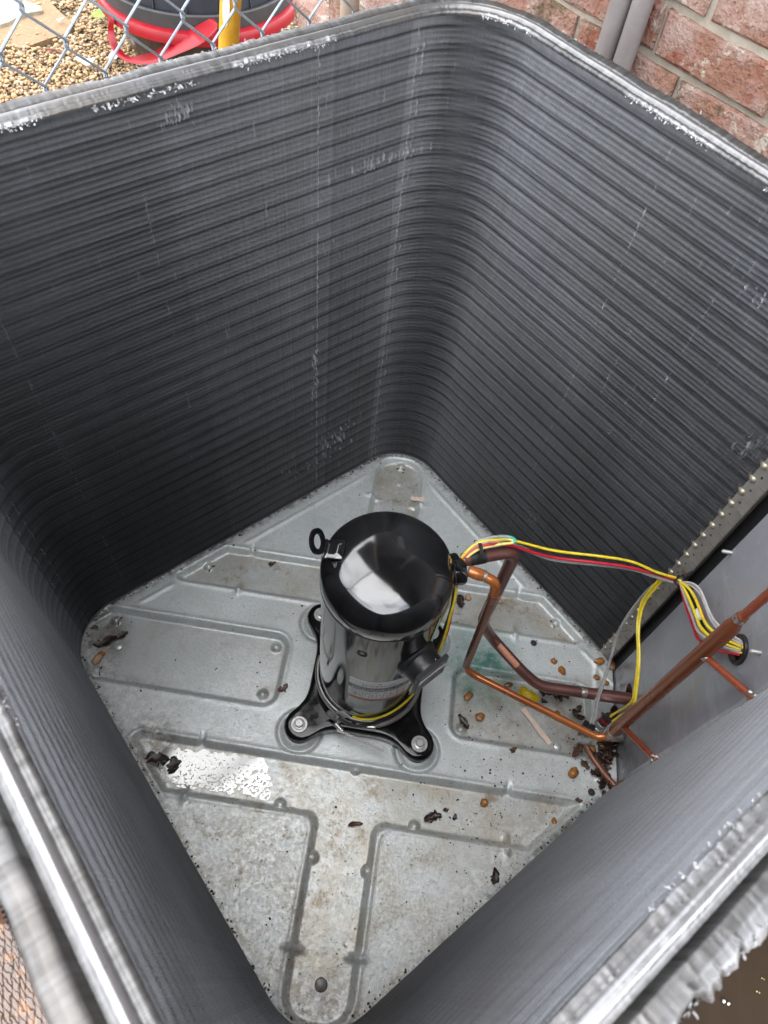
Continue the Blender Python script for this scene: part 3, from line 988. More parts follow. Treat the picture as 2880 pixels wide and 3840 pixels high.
# outer skirt of the pan
Vs, Fs = [], []
ring_ = [o0 - AX * .035 - BX * .035, o0 + AX * (W + .035) - BX * .035, o0 + AX * (W + .035) + BX * (W + .035), o0 - AX * .035 + BX * (W + .035)]
for p in ring_:
    Vs += [p + Vector((0, 0, .004)), p + Vector((0, 0, -.045))]
for i in range(4):
    j = (i + 1) % 4
    Fs.append((2 * i, 2 * i + 1, 2 * j + 1, 2 * j))
obj('skirt', Vs, Fs, M_PANELBLK, pan, False)
for x, y, r_, m_ in ((.0012, -.4123, .0085, M_DKSTEEL), (.0022, .3991, .0075, M_ZINC), (-.4049, -.0073, .0075, M_ZINC), (.3106, -.0535, .007, M_ZINC)):
    lathe('rivet', [(r_, -depth - .001), (r_, -depth + .001), (r_ * .85, -depth + .0032), (r_ * .45, -depth + .0042), (.0006, -depth + .0045)], m_, pan, (x, y, 0), seg=18)
for x, y, z in ((.2668, .1102, .0), (.36, -.1174, .0), (-.4051, .0103, -depth)):
    lathe('drain_hole', [(.0058, .0012), (.0048, .0016), (.0044, -.001)], M_DKSTEEL, pan, (x, y, z), seg=16, cap=False)
    lathe('drain_hole', [(.0046, .0009), (.0003, .0009)], M_SPECK, pan, (x, y, z), seg=16, cap=False)
for k, (x, y) in enumerate(BOSS):
    if k in (5, 6, 7, 8, 9):
        d = Vector((-x, -y, 0)).normalized()
        q = Vector((-d.y, d.x, 0))
        c = Vector((x, y, -depth)) + d * .0062
        Vv, Ff = [], []
        for i in range(9):
            a = math.pi * i / 8
            Vv.append(c + q * (.0085 * math.cos(a)) + Vector((0, 0, .0005 + .0042 * math.sin(a))) - d * (.002 * math.sin(a)) + d * .0012)
        obj('weep_slot', Vv + [c - q * .0085 + d * .0012, c + q * .0085 + d * .0012][:0], [tuple(range(9))], M_SPECK, pan, False)
# concrete-like pad the unit stands on
pad = thing('unit_pad', 'muddy grey pad under the outdoor unit', 'pad')
Vv, Ff = [], []
for s_, z in ((.028, GZ + .004), (.028, -.047), (.028, -.047)):
    pass
add_box(Vv, Ff, Vector((0, 0, -.047 - .027)), AX * (W / 2 + .02), BX * (W / 2 + .02), Vector((0, 0, .0265)))
obj('slab', Vv, Ff, M_MUD, pad, False)

# reflecting water film in the left arm of the front channel
ring_ = [(-.2893, -.1502), (-.2133, -.1449), (-.1364, -.1425), (-.1286, -.1516), (-.1251, -.1635), (-.1176, -.1739), (-.107, -.1819), (-.1115, -.1939), (-.1184, -.2005), (-.1581, -.2008), (-.2053, -.2015), (-.2364, -.2025), (-.2606, -.2005), (-.2712, -.1968), (-.2858, -.1835), (-.2931, -.170)]
def water_sheet(name, ring, z, spot, seed, nx=170, ny=60, rough=.0035):
    xs, ys = [p[0] for p in ring], [p[1] for p in ring]
    X_, Y_ = np.meshgrid(np.linspace(min(xs), max(xs), nx), np.linspace(min(ys), max(ys), ny), indexing='ij')
    Xn, Yn = X_ + (vnoise(X_, Y_, .006, seed) - .5) * rough * 2, Y_ + (vnoise(X_, Y_, .006, seed + 1) - .5) * rough * 2
    ins = np.zeros(X_.shape, bool)
    j = len(ring) - 1
    for i in range(len(ring)):
        (x1, y1), (x2, y2) = ring[i], ring[j]
        ins ^= ((y1 > Yn) != (y2 > Yn)) & (Xn < (x2 - x1) * (Yn - y1) / (y2 - y1 + 1e-12) + x1)
        j = i
    kk = ins[:-1, :-1] & ins[1:, :-1] & ins[1:, 1:] & ins[:-1, 1:]
    I_ = np.arange(nx * ny).reshape(nx, ny)
    F_ = np.stack([I_[:-1, :-1], I_[1:, :-1], I_[1:, 1:], I_[:-1, 1:]], -1)[kk]
    V_ = np.stack([X_, Y_, np.full(X_.shape, z)], -1).reshape(-1, 3)
    sp_ = spot(X_, Y_).reshape(-1)
    u_ = np.zeros(len(V_), bool)
    u_[F_.ravel()] = True
    ix = np.cumsum(u_) - 1
    return npmesh(name, V_[u_], ix[F_], M_FILM, None, True, {'spotty': sp_[u_]})
o = water_sheet('water_film', ring_, -depth + .0016, lambda x, y: np.clip(.35 + (.75 - (y + .205) / .05) + (x + .25) * 3., 0, 1), 51)
tag(o, 'white reflecting water film in the left arm of the front pan channel', 'water')

# ================================================================== COIL
HC = .773
RC = .085
TE = .537
def straight(p, d, l0, l1):
    return ('s', p, d, l0, l1)
Bc, Lc, Fc = o0, o0 + AX * W, o0 + AX * W + BX * W
def coil_path():
    """centre points, tangents and outward normals along the inner face, from the right end round to the front right end"""
    segs = []
    nBR, nBL, nFL, nFR = NB_, NF, -NB_, -NF
    segs.append(('s', Bc + BX * TE, Bc + BX * RC, nBR))
    segs.append(('c', Bc + BX * RC + AX * RC, nBR, nBL))
    segs.append(('s', Bc + AX * RC, Lc - AX * RC, nBL))
    segs.append(('c', Lc - AX * RC + BX * RC, nBL, nFL))
    segs.append(('s', Lc + BX * RC, Fc - BX * RC, nFL))
    segs.append(('c', Fc - BX * RC - AX * RC, nFL, nFR))
    segs.append(('s', Fc - AX * RC, Fc - AX * TE, nFR))
    return segs
SEGS = coil_path()
LEN = [(sg[2] - sg[1]).length if sg[0] == 's' else RC * math.pi / 2 for sg in SEGS]
LT = sum(LEN)
def path_at(s):
    """numpy: positions (n,2), normals (n,2), tangents (n,2)"""
    s = np.asarray(s, float)
    P, Nn = np.zeros((len(s), 2)), np.zeros((len(s), 2))
    acc = 0
    for sg, ln in zip(SEGS, LEN):
        m = (s >= acc - 1e-9) & (s <= acc + ln + 1e-9)
        u = np.clip((s[m] - acc) / ln, 0, 1)[:, None]
        if sg[0] == 's':
            a, b_ = np.array(sg[1][:2]), np.array(sg[2][:2])
            P[m] = a + (b_ - a) * u
            Nn[m] = np.array(sg[3][:2])
        else:
            n1, n2 = np.array(sg[2][:2]), np.array(sg[3][:2])
            th = u * math.pi / 2
            nn = n1 * np.cos(th) + n2 * np.sin(th)
            Nn[m] = nn
            P[m] = np.array(sg[1][:2]) + nn * RC
        acc += ln
    T = np.stack([-Nn[:, 1], Nn[:, 0]], 1)
    return P, Nn, T
coil = thing('condenser_coil', 'tall grey aluminium fin coil wrapped round the base pan', 'coil')

PITCH = .00138
NFIN = int(LT / PITCH)
sF = (np.arange(NFIN) + .5) * LT / NFIN
TP = .02410                                  # tube row pitch
ZR0 = .2865 - 11 * TP                        # a tube row
PER = 8
zz = []
k = 0
while True:
    z = ZR0 - .5 * TP - .0 + k * TP / PER
    if z > HC - .008:
        break
    if z > .003:
        zz.append(z)
    k += 1
zz = np.array([.0025] + zz + [HC - .0018])
ph = (zz - ZR0) / TP
rowi = np.floor(ph + .5).astype(int)
fr_ = ph - np.round(ph)                      # -.5 .. .5, 0 on the tube
P, Nn, T = path_at(sF)
n, m = NFIN, len(zz)
# edge recess: a narrow valley between rows plus an uneven secondary one
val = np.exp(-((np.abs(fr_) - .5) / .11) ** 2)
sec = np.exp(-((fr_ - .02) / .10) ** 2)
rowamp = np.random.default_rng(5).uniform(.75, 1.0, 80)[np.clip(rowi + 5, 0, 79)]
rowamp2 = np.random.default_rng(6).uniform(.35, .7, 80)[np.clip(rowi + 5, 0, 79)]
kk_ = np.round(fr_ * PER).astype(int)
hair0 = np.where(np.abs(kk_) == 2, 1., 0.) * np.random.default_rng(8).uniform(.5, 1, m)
recess = (.0028 * val * rowamp + .0011 * sec * rowamp2 + .0006 * hair0)[None, :] * (.85 + .3 * vnoise(sF[:, None] + 0 * zz[None, :], zz[None, :] + 0 * sF[:, None], .09, 73))
recess = recess + nrng.uniform(-.00012, .00012, (n, 1)) + .0006 * (vnoise(sF[:, None] + 0 * zz[None], zz[None] + 0 * sF[:, None], .02, 75) - .5)
lat = .00060 * np.where((np.arange(m) % 2) == 0, 1., -1.)[None, :] * np.ones((n, 1))
lat = lat + nrng.normal(0, .00010, (n, 1))
scuff = np.zeros((n, m))
# bent fin patches: short combs and seams
def seam(s0, dens, seed, z0=0, z1=1, amp=.0006, sc=.8):
    i = int(s0 / LT * n)
    r = np.random.default_rng(seed)
    g_ = (vnoise(zz, zz * 0 + seed, .012, seed) > 1 - dens) & (zz >= z0) & (zz <= z1)
    for di in (0,):
        lat[(i + di) % n, g_] += r.normal(0, amp, g_.sum())
        scuff[(i + di) % n, g_] = sc * r.uniform(.3, 1, g_.sum())
acc1, acc2, acc3, acc4, acc5 = np.cumsum(LEN)[:5]
sBL = acc2
for s0, d_, z0 in ((acc2 - .004, .7, 0), (acc2 - .012, .4, 0), (sBL + .125, .75, 0), (acc1 - .20, .45, .0), (acc1 - .245, .4, .35), (.14, .5, .4), (.17, .35, .3), (.10, .4, .5), (sBL + .33, .3, .3), (acc3 - .03, .6, 0), (acc3 + .05, .5, 0), (acc3 + .065, .4, 0)):
    seam(s0, d_, int(s0 * 1000) + 3, z0)
r5 = np.random.default_rng(17)
for _ in range(420):
    i, j = r5.integers(4, n - 6), r5.integers(4, m - 8)
    if sF[i] < acc2 + .01 and r5.random() < .2:
        continue
    h_ = r5.integers(1, 7)
    wdt = 1
    sgn = r5.choice([-1, 1])
    lat[i:i + wdt, j:j + h_] += sgn * r5.uniform(.0003, .0008)
    scuff[i:i + wdt, j:j + h_] = np.maximum(scuff[i:i + wdt, j:j + h_], r5.uniform(.05, .4))
def patch(s0, z0, ws, hz, seed, sc=.8, amp=.0011, cnt=60):
    r = np.random.default_rng(seed)
    for _ in range(cnt):
        i = int((s0 + r.normal(0, ws)) / LT * n)
        j = int(np.argmin(np.abs(zz - (z0 + r.normal(0, hz)))))
        if 2 < i < n - 4 and 1 < j < m - 4:
            h_ = r.integers(1, 4)
            lat[i, j:j + h_] += r.normal(0, amp)
            recess[i, j:j + h_] -= r.uniform(0, .0022)
            scuff[i, j:j + h_] = r.uniform(.4, 1) * sc
patch(.022, .53, .006, .014, 1, .8, .0009, 40)           # torn patch by the tube sheet
patch(acc1 - .235, .13, .009, .010, 2, .6, .0008, 32)                   # star shaped scrape
patch(sBL + .13, .30, .003, .04, 3, 1., .0012, 26)
patch(sBL + .08, .12, .02, .018, 4, .9, .001, 40)
patch(sBL + .14, .10, .03, .02, 5, .7, .001, 30)
patch(acc2 - .075, .015, .004, .02, 6, .9, .001, 30)
patch(sBL + .285, .738, .010, .006, 8, .8, .0005, 26)
patch(.09, .68, .02, .006, 9, .5, .0005, 22)
patch(acc2 + .02, .62, .05, .003, 12, .4, .0006, 50)
rowshade = np.clip(.85 * val * rowamp + .35 * sec * rowamp2 + .42 * hair0, 0, 1)[None, :] * (.9 + .2 * vnoise(sF[:, None] + 0 * zz[None], zz[None] + 0 * sF[:, None], .11, 77))  # shade of the recessed valleys put into the fin colour
# upright colour bands paint how leaning fins would catch light; front walls painted lighter
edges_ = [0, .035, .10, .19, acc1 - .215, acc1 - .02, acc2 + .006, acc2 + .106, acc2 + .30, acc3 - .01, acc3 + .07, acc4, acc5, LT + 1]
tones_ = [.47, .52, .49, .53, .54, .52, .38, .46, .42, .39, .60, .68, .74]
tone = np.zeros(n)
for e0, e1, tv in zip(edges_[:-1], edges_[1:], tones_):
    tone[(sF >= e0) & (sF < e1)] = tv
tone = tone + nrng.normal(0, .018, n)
tone2 = nrng.normal(0, .022, (n, m)) + (.10 * np.exp(-((fr_ - .36) / .07) ** 2) + .05 * np.exp(-((fr_ + .12) / .05) ** 2))[None, :] + tone[:, None] * (1 + .10 * (zz[None, :] / HC - .5)) + .06 * (vnoise(sF[:, None] + 0 * zz[None], zz[None] + 0 * sF[:, None], .05, 78) - .5)  # painted light: bright lines for catching fin edges, tone rising with height
inner = P[:, None, :] + Nn[:, None, :] * recess[..., None] + T[:, None, :] * lat[..., None]
outer = P[:, None, :] + Nn[:, None, :] * .0056 + T[:, None, :] * (lat * .6)[..., None]
Zc = np.broadcast_to(zz[None, :, None], (n, m, 1))
V = np.stack([np.concatenate([inner, Zc], -1), np.concatenate([outer, Zc], -1)], 2)   # n,m,2,3
I = np.arange(n * m * 2).reshape(n, m, 2)
F = np.stack([I[:, :-1, 0], I[:, :-1, 1], I[:, 1:, 1], I[:, 1:, 0]], -1).reshape(-1, 4)
stuff(npmesh('fins', V.reshape(-1, 3), F, M_FIN, coil, False, {'scuff': np.repeat(scuff[..., None], 2, 2).reshape(-1), 'row': np.repeat(rowshade[..., None], 2, 2).reshape(-1), 'tone': np.repeat(np.clip(tone2, 0, 1)[..., None], 2, 2).reshape(-1)}))
# core behind the fin edges: tube rows showing as bulges; then the outer faces and the ends
def sweep(name, s, prof, mat, attrs=None, closed=False, jit=None):
    P_, N2, T2 = path_at(s)
    prof = np.asarray(prof)
    off = np.broadcast_to(prof[None, :, 0], (len(s), len(prof))).copy()
    z_ = np.broadcast_to(prof[None, :, 1], (len(s), len(prof))).copy()
    if jit is not None:
        jo, jz = jit
        off += jo
        z_ += jz
    V_ = np.concatenate([P_[:, None, :] + N2[:, None, :] * off[..., None], z_[..., None]], -1)
    I_ = np.arange(len(s) * len(prof)).reshape(len(s), len(prof))
    F_ = np.stack([I_[:-1, :-1], I_[1:, :-1], I_[1:, 1:], I_[:-1, 1:]], -1).reshape(-1, 4)
    return npmesh(name, V_.reshape(-1, 3), F_, mat, coil, True, attrs)
sC = np.unique(np.concatenate([np.linspace(0, LT, 120), np.cumsum(LEN)[:-1]]))
cz = np.linspace(.002, HC - .004, 32 * 6 + 1)
co = .0062 - .0018 * np.exp(-(((cz - ZR0) / TP - np.round((cz - ZR0) / TP)) / .18) ** 2)
sweep('core', sC, np.stack([co, cz], 1), M_CORE)
sweep('outer_face', sC, [(.0170, HC - .018), (.0170, HC - .10)], M_CORE)
sO = np.linspace(0, LT, 2001)
sweep('outer_face', sO, [(.0340, HC - .006), (.0340, HC * .66), (.0340, HC * .33), (.0340, .004), (.001, .004)], M_FINOUT, jit=(np.where(np.arange(2001) % 2 == 0, .0009, -.0009)[:, None] * np.array([1, 1, 1, 1, 0])[None, :], np.zeros((2001, 5))))
# rim: squashed fin tops of both coil rows, a ridge on the inner row, a groove between
sR = np.linspace(0, LT, NFIN * 2 + 1)
prof = np.array([(.0014, -.0060), (.0002, -.0042), (-.0004, -.0022), (.0012, -.0004), (.0040, 0), (.0054, -.0014), (.0062, .0002), (.0076, .0024), (.0096, .0033), (.0114, .0025), (.0128, .0006), (.0140, -.0002), (.0157, -.0004), (.0165, -.003), (.0171, -.018),
                 (.0196, -.018), (.0200, -.0025), (.0212, -.0004), (.0235, -.0010), (.0256, .0006), (.0275, -.0006), (.0300, .0004), (.0325, -.0012), (.0343, -.0040), (.0349, -.0120), (.0348, -.030)])
prof[:, 1] += HC
npz = len(prof)
alt = np.where(np.arange(len(sR)) % 2 == 0, 1., -1.)[:, None]
amp = np.array([.0, .0003, .0005, .0006, .0005, .0003, .0003, .0002, .00012, .00016, .0003, .0005, .0005, .0005, .0002, .0002, .0005, .0006, .0005, .0005, .0005, .0005, .0006, .0006, .0003, 0])
lowf = vnoise(sR, sR * 0, .035, 81)[:, None] - .5
midf = vnoise(sR, sR * 0, .007, 83)[:, None] - .5
hif = vnoise(sR, sR * 0, .0028, 85)[:, None] - .5
fray_i = np.array([0, .6, 1, .8, .35, .1] + [0] * (npz - 6))[None, :]
fray_o = np.array([0] * (npz - 7) + [.15, .3, .6, 1, 1, .7, .2])[None, :]
innerworn = sst(.45, .7, vnoise(sR, sR * 0, .06, 87))[:, None] * np.where(sR < acc3, .8, .4)[:, None]
outerworn = sst(.35, .75, vnoise(sR, sR * 0, .07, 89))[:, None]
sfl = sst(acc3 - .05, acc3 + .05, sR)[:, None]           # the two near walls are the more battered
jz = alt * amp[None, :] + (lowf * .0016 + midf * .0006) * np.ones((1, npz)) * np.where(np.arange(npz) > 14, 1.6, .5)[None, :]
stk = np.clip(.55 * vnoise(sR, sR * 0, .0016, 91)[:, None] + .5 * vnoise(sR, sR * 0, .006, 93)[:, None] - .1 + .25 * (alt < 0), 0, 1) * np.where((np.arange(npz) > 6) & (np.arange(npz) < 11), .45, 1.)[None, :]
jz = jz + (vnoise(sR, sR * 0, .0022, 92)[:, None] - .5) * .0007 * (amp[None, :] > .00025)
jz = jz + fray_i * innerworn * (hif * .0026 + midf * .002) - fray_o * (outerworn * (.0022 + midf * .008 + hif * .005)) * (.6 + .8 * sfl)
jo = -fray_i * innerworn * (.0008 + hif * .0020 + midf * .0016) + fray_o * outerworn * (midf * .006 + hif * .005 + .001) * (.6 + .8 * sfl)
dentm = (sst(.62, .8, vnoise(sR, sR * 0, .05, 95))[:, None]) * np.where((np.arange(npz) > 15), 1, 0)[None, :] * sfl
jz = jz - dentm * .004 * (1 + .8 * midf)
ridk = np.where(sR < acc3 - .03, .4, 1.)[:, None]
rid = ridk * np.array([0, 0, 0, 0, 0, 0, .3, .9, 1, 1, .7, .2] + [0] * (npz - 12))[None, :]  # crest highlight painted as colour, weaker on the back walls
sc_ = np.clip(fray_i * innerworn * (.9 + hif) * 1.0 + fray_o * outerworn * (.25 + hif * 1.2), 0, 1)
sweep('rim', sR, prof, M_RIM, {'scuff': sc_.reshape(-1), 'streak': stk.reshape(-1), 'ridge': (rid * np.ones((len(sR), 1))).reshape(-1)}, jit=(jo, jz))
# torn fin tips: loose curled slivers along both edges of the rim
Vt, Ft = [], []
def tips(cnt, where, off, dz, size, seed):
    r = np.random.default_rng(seed)
    c = 0
    while c < cnt:
        s = r.uniform(0, LT)
        if r.random() > where(s):
            continue
        p, nn, tt = path_at([s])
        p, nn, tt = p[0], nn[0], tt[0]
        o_ = off + r.normal(0, .0010)
        base_ = np.array([*(p + nn * o_), HC + dz + r.normal(0, .0012)])
        nn3, tt3 = np.array([*nn, 0]), np.array([*tt, 0])
        d1 = nn3 * r.normal(-.3 if off < .01 else .3, .7) + np.array([0, 0, r.normal(-.15, .7)]) + tt3 * r.normal(0, .5)
        d1 /= np.linalg.norm(d1) + 1e-9
        w_ = tt3 * size * r.uniform(.2, .5) + nn3 * r.normal(0, .0003)
        l_ = size * r.uniform(.5, 1.5)
        b0 = len(Vt)
        up_ = np.array([0, 0, 1.]) * l_ * r.uniform(-.2, .3)
        for q in (base_ - w_, base_ + w_, base_ + d1 * l_ * .6 + w_ + up_, base_ + d1 * l_ * .6 - w_ + up_, base_ + d1 * l_ + w_ * .6, base_ + d1 * l_ - w_ * .5):
            Vt.append(tuple(q))
        Ft.extend([(b0, b0 + 1, b0 + 2, b0 + 3), (b0 + 3, b0 + 2, b0 + 4, b0 + 5)])
        c += 1
worn_i = lambda s: float(sst(.45, .65, vnoise(np.array([s]), np.array([0.]), .06, 87))[0]) * (1. if s < acc3 else .35)
worn_o = lambda s: float(sst(.4, .7, vnoise(np.array([s]), np.array([0.]), .07, 89))[0])
tips(900, worn_i, -.0006, -.0025, .0019, 1)
tips(800, worn_o, .0340, -.004, .0021, 2)
tips(220, lambda s: 1. if acc2 + .26 < s < acc2 + .36 else (1. if .03 < s < .15 else 0.), -.0016, -.006, .0028, 3)
stuff(obj('torn_fin_tips', Vt, Ft, M_TIP, coil, False))

# ---------------------------------------------------------------- tube sheet at the coil end, with tube ends
p0_, p1_ = Vector((.3795, .1155, 0)), Vector((.3935, .0975, 0))
fd = (p1_ - p0_).normalized()
fn = Vector((-fd.y, fd.x, 0))
if fn.dot(Vector((-1, -1, 0))) < 0:
    fn = -fn
wdt = (p1_ - p0_).length
def holed_plate(name, width, z0, z1, holes, thick, toworld, mat, parent, hseg=10):
    """flat plate in (u, z) with elliptical holes (u, z, ru, rz); toworld(u, z, d)"""
    loops = [[Vector((0, z0, 0)), Vector((width, z0, 0)), Vector((width, z1, 0)), Vector((0, z1, 0))]]
    for (u, z, ru, rz) in holes:
        loops.append([Vector((u + ru * math.cos(2 * math.pi * k / hseg), z + rz * math.sin(2 * math.pi * k / hseg), 0)) for k in range(hseg)][::-1])
    tri = tessellate_polygon(loops)
    flat = [p for l in loops for p in l]
    nv = len(flat)
    V = [toworld(p.x, p.y, 0) for p in flat] + [toworld(p.x, p.y, thick) for p in flat]
    F = []
    nrm_ = toworld(0, 0, 0) - toworld(0, 0, 1)
    for t in tri:
        a, b_, c = [V[i] for i in t]
        if (b_ - a).cross(c - a).dot(nrm_) < 0:
            t = (t[0], t[2], t[1])
        F.append(tuple(t))
        F.append((t[0] + nv, t[2] + nv, t[1] + nv))
    b0 = 0
    for l in loops:
        k = len(l)
        for i in range(k):
            j = (i + 1) % k
            F.append((b0 + i, b0 + j, nv + b0 + j, nv + b0 + i))
        b0 += k
    bm = bmesh.new()
    bv = [bm.verts.new(v) for v in V]
    for f in F:
        try:
            bm.faces.new([bv[i] for i in f])
        except ValueError:
            pass
    bmesh.ops.recalc_face_normals(bm, faces=bm.faces)
    return bmobj(name, bm, mat, parent, False)
rows = [ZR0 + k * TP for k in range(-1, 33) if .012 < ZR0 + k * TP < HC - .02]
plate = holed_plate('end_plate', wdt, .003, HC - .004, [(wdt * .42, z + TP * .42, .0014, .0019) for z in rows if z + .02 < HC - .02], .0014,
                    lambda u, z, d: p0_ + fd * u + Vector((0, 0, z)) - fn * d, M_TSHEET, coil)
V, F = [], []
for z in rows:                                           # pressed tick lines between the tubes
    add_box(V, F, p0_ + fd * (wdt * .80) + Vector((0, 0, z)) + fn * .0002, fd * (wdt * .17), fn * .0005, Vector((0, 0, .0004)))
stuff(obj('press_mark', V, F, M_DKSTEEL, plate, False))
V, F = [], []
add_box(V, F, p1_ + Vector((0, 0, HC / 2)) - fn * .010 - fd * .0006, fd * .0007, fn * .010, Vector((0, 0, HC / 2 - .006)))
obj('flange', V, F, M_TSHEET, plate, False)
# dark gap strip behind the tube ends, then the tube ends themselves
tub_ = Vector((-BX.x, -BX.y, 0))
pe = Bc + BX * (TE + .0006)
V, F = [], []
add_box(V, F, pe + NB_ * .0185 + Vector((0, 0, HC / 2)) + BX * .0004, BX * .0005, NB_ * .0155, Vector((0, 0, HC / 2 - .005)))
obj('end_cover', V, F, M_CORE, coil, False)
V, F = [], []
pe2 = Fc - AX * (TE + .0006)
add_box(V, F, pe2 - NF * .0185 + Vector((0, 0, HC / 2)) - AX * .0004, AX * .0005, NF * .0155, Vector((0, 0, HC / 2 - .005)))
obj('end_cover', V, F, M_TSHEET, coil, False)
pt = Bc + BX * (TE + .0022) + NB_ * .0018
first = None
for z in rows:
    if first is None:
        first = lathe('tube_end', [(.0040, -.008), (.0045, -.001), (.0047, .001), (.0042, .0036), (.0022, .0052), (.0003, .0055)], M_TUBEEND, coil, (0, 0, 0), tuple(BX * .75 - NB_ * .66), 12)
        first.location = pt + Vector((0, 0, z))
    else:
        c = first.copy()
        col.objects.link(c)
        c.parent = coil
        c.location = pt + Vector((0, 0, z))

# ================================================================== SERVICE PANEL
panel = thing('service_panel', 'glossy grey service panel closing the right corner of the unit', 'panel', None, (XR, 0, 0))
PY0, PY1, PZ1 = -.0925, .083, .64
face = holed_plate('panel_face', PY1 - PY0, -.004, PZ1,
                   [(.0242 - PY0 - .0, .0571, .0165, .0165), (-.035 - PY0, .0276, .0125, .0125), (-.0385 - PY0, .3895, .0140, .0165)], .0012,
                   lambda u, z, d: Vector((d, PY0 + u, z)), M_PANEL, panel, 28)
V, F = [], []
add_box(V, F, Vector((.0012, PY1 + .031, HC / 2)), Vector((.0012, .031, 0)), Vector((.0006, -.0002, 0)), Vector((0, 0, HC / 2)))
obj('dark_return', V, F, M_PANELBLK, panel, False)
V, F = [], []
add_box(V, F, Vector((.0085, PY0 - .016, PZ1 / 2)), Vector((.0085, -.0155, 0)), Vector((.0005, .0003, 0)), Vector((0, 0, PZ1 / 2)))
obj('side_return', V, F, M_PANEL, panel, False)
V, F = [], []
add_box(V, F, Vector((.06, 0, PZ1 / 2 - .02)), Vector((.001, 0, 0)), Vector((0, .10, 0)), Vector((0, 0, PZ1 / 2 + .01)))
obj('back_cover', V, F, M_PANELBLK, panel, False)
for y, z in ((-.0585, .4300), (.0872 - .0, .4034)):
    c = Vector((-.0, y if y < .08 else .0805, z))
    st_ = [(.0021, 0)] + [(.0021 if i % 2 else .0024, .001 + .0007 * i) for i in range(15)] + [(.0012, .0120)]
    lathe('stud', st_, M_ZINC, panel, c, (-1, 0, 0), 12)
bm = bmesh.new()
# grommet ring
V, F = [], []
for i in range(28):
    a = 2 * math.pi * i / 28
    for k in range(8):
        b_ = 2 * math.pi * k / 8
        rr = .0148 + .0028 * math.cos(b_)
        V.append((-.001 + .0036 * math.sin(b_), -.0385 + rr * math.cos(a), .3895 + rr * 1.16 * math.sin(a)))
for i in range(28):
    for k in range(8):
        F.append((i * 8 + k, i * 8 + (k + 1) % 8, ((i + 1) % 28) * 8 + (k + 1) % 8, ((i + 1) % 28) * 8 + k))
bm.free()
obj('grommet', V, F, M_PLASTIC, panel)

# ================================================================== COMPRESSOR
CC = Vector((0, -.005, 0))
comp = thing('compressor', 'glossy black scroll compressor standing in the middle of the pan', 'compressor', None, CC)
RB, RCAP = .0762, .0785
body = lathe('shell', [(.060, .020), (.070, .022), (.0752, .030), (RB, .040), (RB, .10), (RB, .20), (RB, .30), (RB, .372)], M_ENAMEL, comp, (0, 0, 0), seg=96, cap=False)
cap_prof = [(.0748, .3560), (.0778, .3562), (.0785, .3580), (.0787, .3720), (.0780, .3815), (.0758, .3890), (.0715, .3960), (.0640, .4020), (.0540, .4066), (.0420, .4100), (.0290, .4122), (.0150, .4133), (.0005, .4136)]
cap = lathe('top_cap', cap_prof, M_ENAMEL, comp, (0, 0, 0), seg=96)
# faint pressed swage running over the cap towards the discharge fitting
for v in cap.data.vertices:
    c = v.co
    if c.z > .385:
        a = Vector((.72, -.12)).normalized()
        u, q = c.x * a.x + c.y * a.y, -c.x * a.y + c.y * a.x
        v.co.z -= .0028 * math.exp(-((q - .030) / .013) ** 2) * max(0, min(1, (u + .01) / .03))
        v.co.z += .0016 * math.exp(-((q - .008) / .016) ** 2) * max(0, min(1, (u - .01) / .03))
lathe('weld_seam', [(.0765, .3530), (.0782, .3535), (.0786, .3552), (.0780, .3568)], M_BLACK, comp, (0, 0, 0), seg=80, cap=False)
# sight dimple and small plug on the shell
pa = math.atan2(-.075, -.0141)
lathe('plug', [(.0068, -.001), (.0066, .0008), (.0046, .0004), (.0004, -.0006)], M_SPECK, comp, (math.cos(pa) * RB, math.sin(pa) * RB, .3034), (math.cos(pa), math.sin(pa), 0), 18)
# feet plate
ring = []
def sd_plate(x, y):
    d = math.hypot(x, y) - .087
    for fx, fy in FEET:
        fy += .005
        L2 = math.hypot(fx, fy)
        ux, uy = fx / L2, fy / L2
        t = max(0, min(L2 * .985, x * ux + y * uy))
        dd = math.hypot(x - ux * t, y - uy * t) - (.0240 + .008 * (1 - t / L2))
        h_ = max(0, min(1, .5 + .5 * (dd - d) / .036))
        d = dd * (1 - h_) + d * h_ - .036 * h_ * (1 - h_)
    return d
NR = 144
for k in range(NR):
    a = 2 * math.pi * k / NR
    r0, r1 = .06, .19
    for _ in range(26):
        rm = (r0 + r1) / 2
        if sd_plate(rm * math.cos(a), rm * math.sin(a)) < 0:
            r0 = rm
        else:
            r1 = rm
    ring.append((r0, a))
V, F = [], []
levels = [(-.030, .0300), (-.008, .0300), (-.0035, .0292), (-.0008, .0270), (.0004, .0230), (.0006, .0100), (-.0012, .0100)]
for dr, z in levels:
    for r, a in ring:
        zz2 = z
        tip = max(0, (r - .118) / .03)
        if z < .02:
            zz2 = z + .0085 * min(1, tip * 1.4)
        V.append(((r + dr) * math.cos(a), (r + dr) * math.sin(a), zz2))
for i in range(len(levels) - 1):
    for k in range(NR):
        k2 = (k + 1) % NR
        F.append((i * NR + k, i * NR + k2, (i + 1) * NR + k2, (i + 1) * NR + k))
F.append(tuple(range(NR)))
F = [f[::-1] for f in F]
bmx = bmesh.new()
bv = [bmx.verts.new(v) for v in V]
for f in F:
    bmx.faces.new([bv[i] for i in f])
bmesh.ops.recalc_face_normals(bmx, faces=bmx.faces)
base_plate = bmobj('mounting_plate', bmx, M_BLACK, comp)
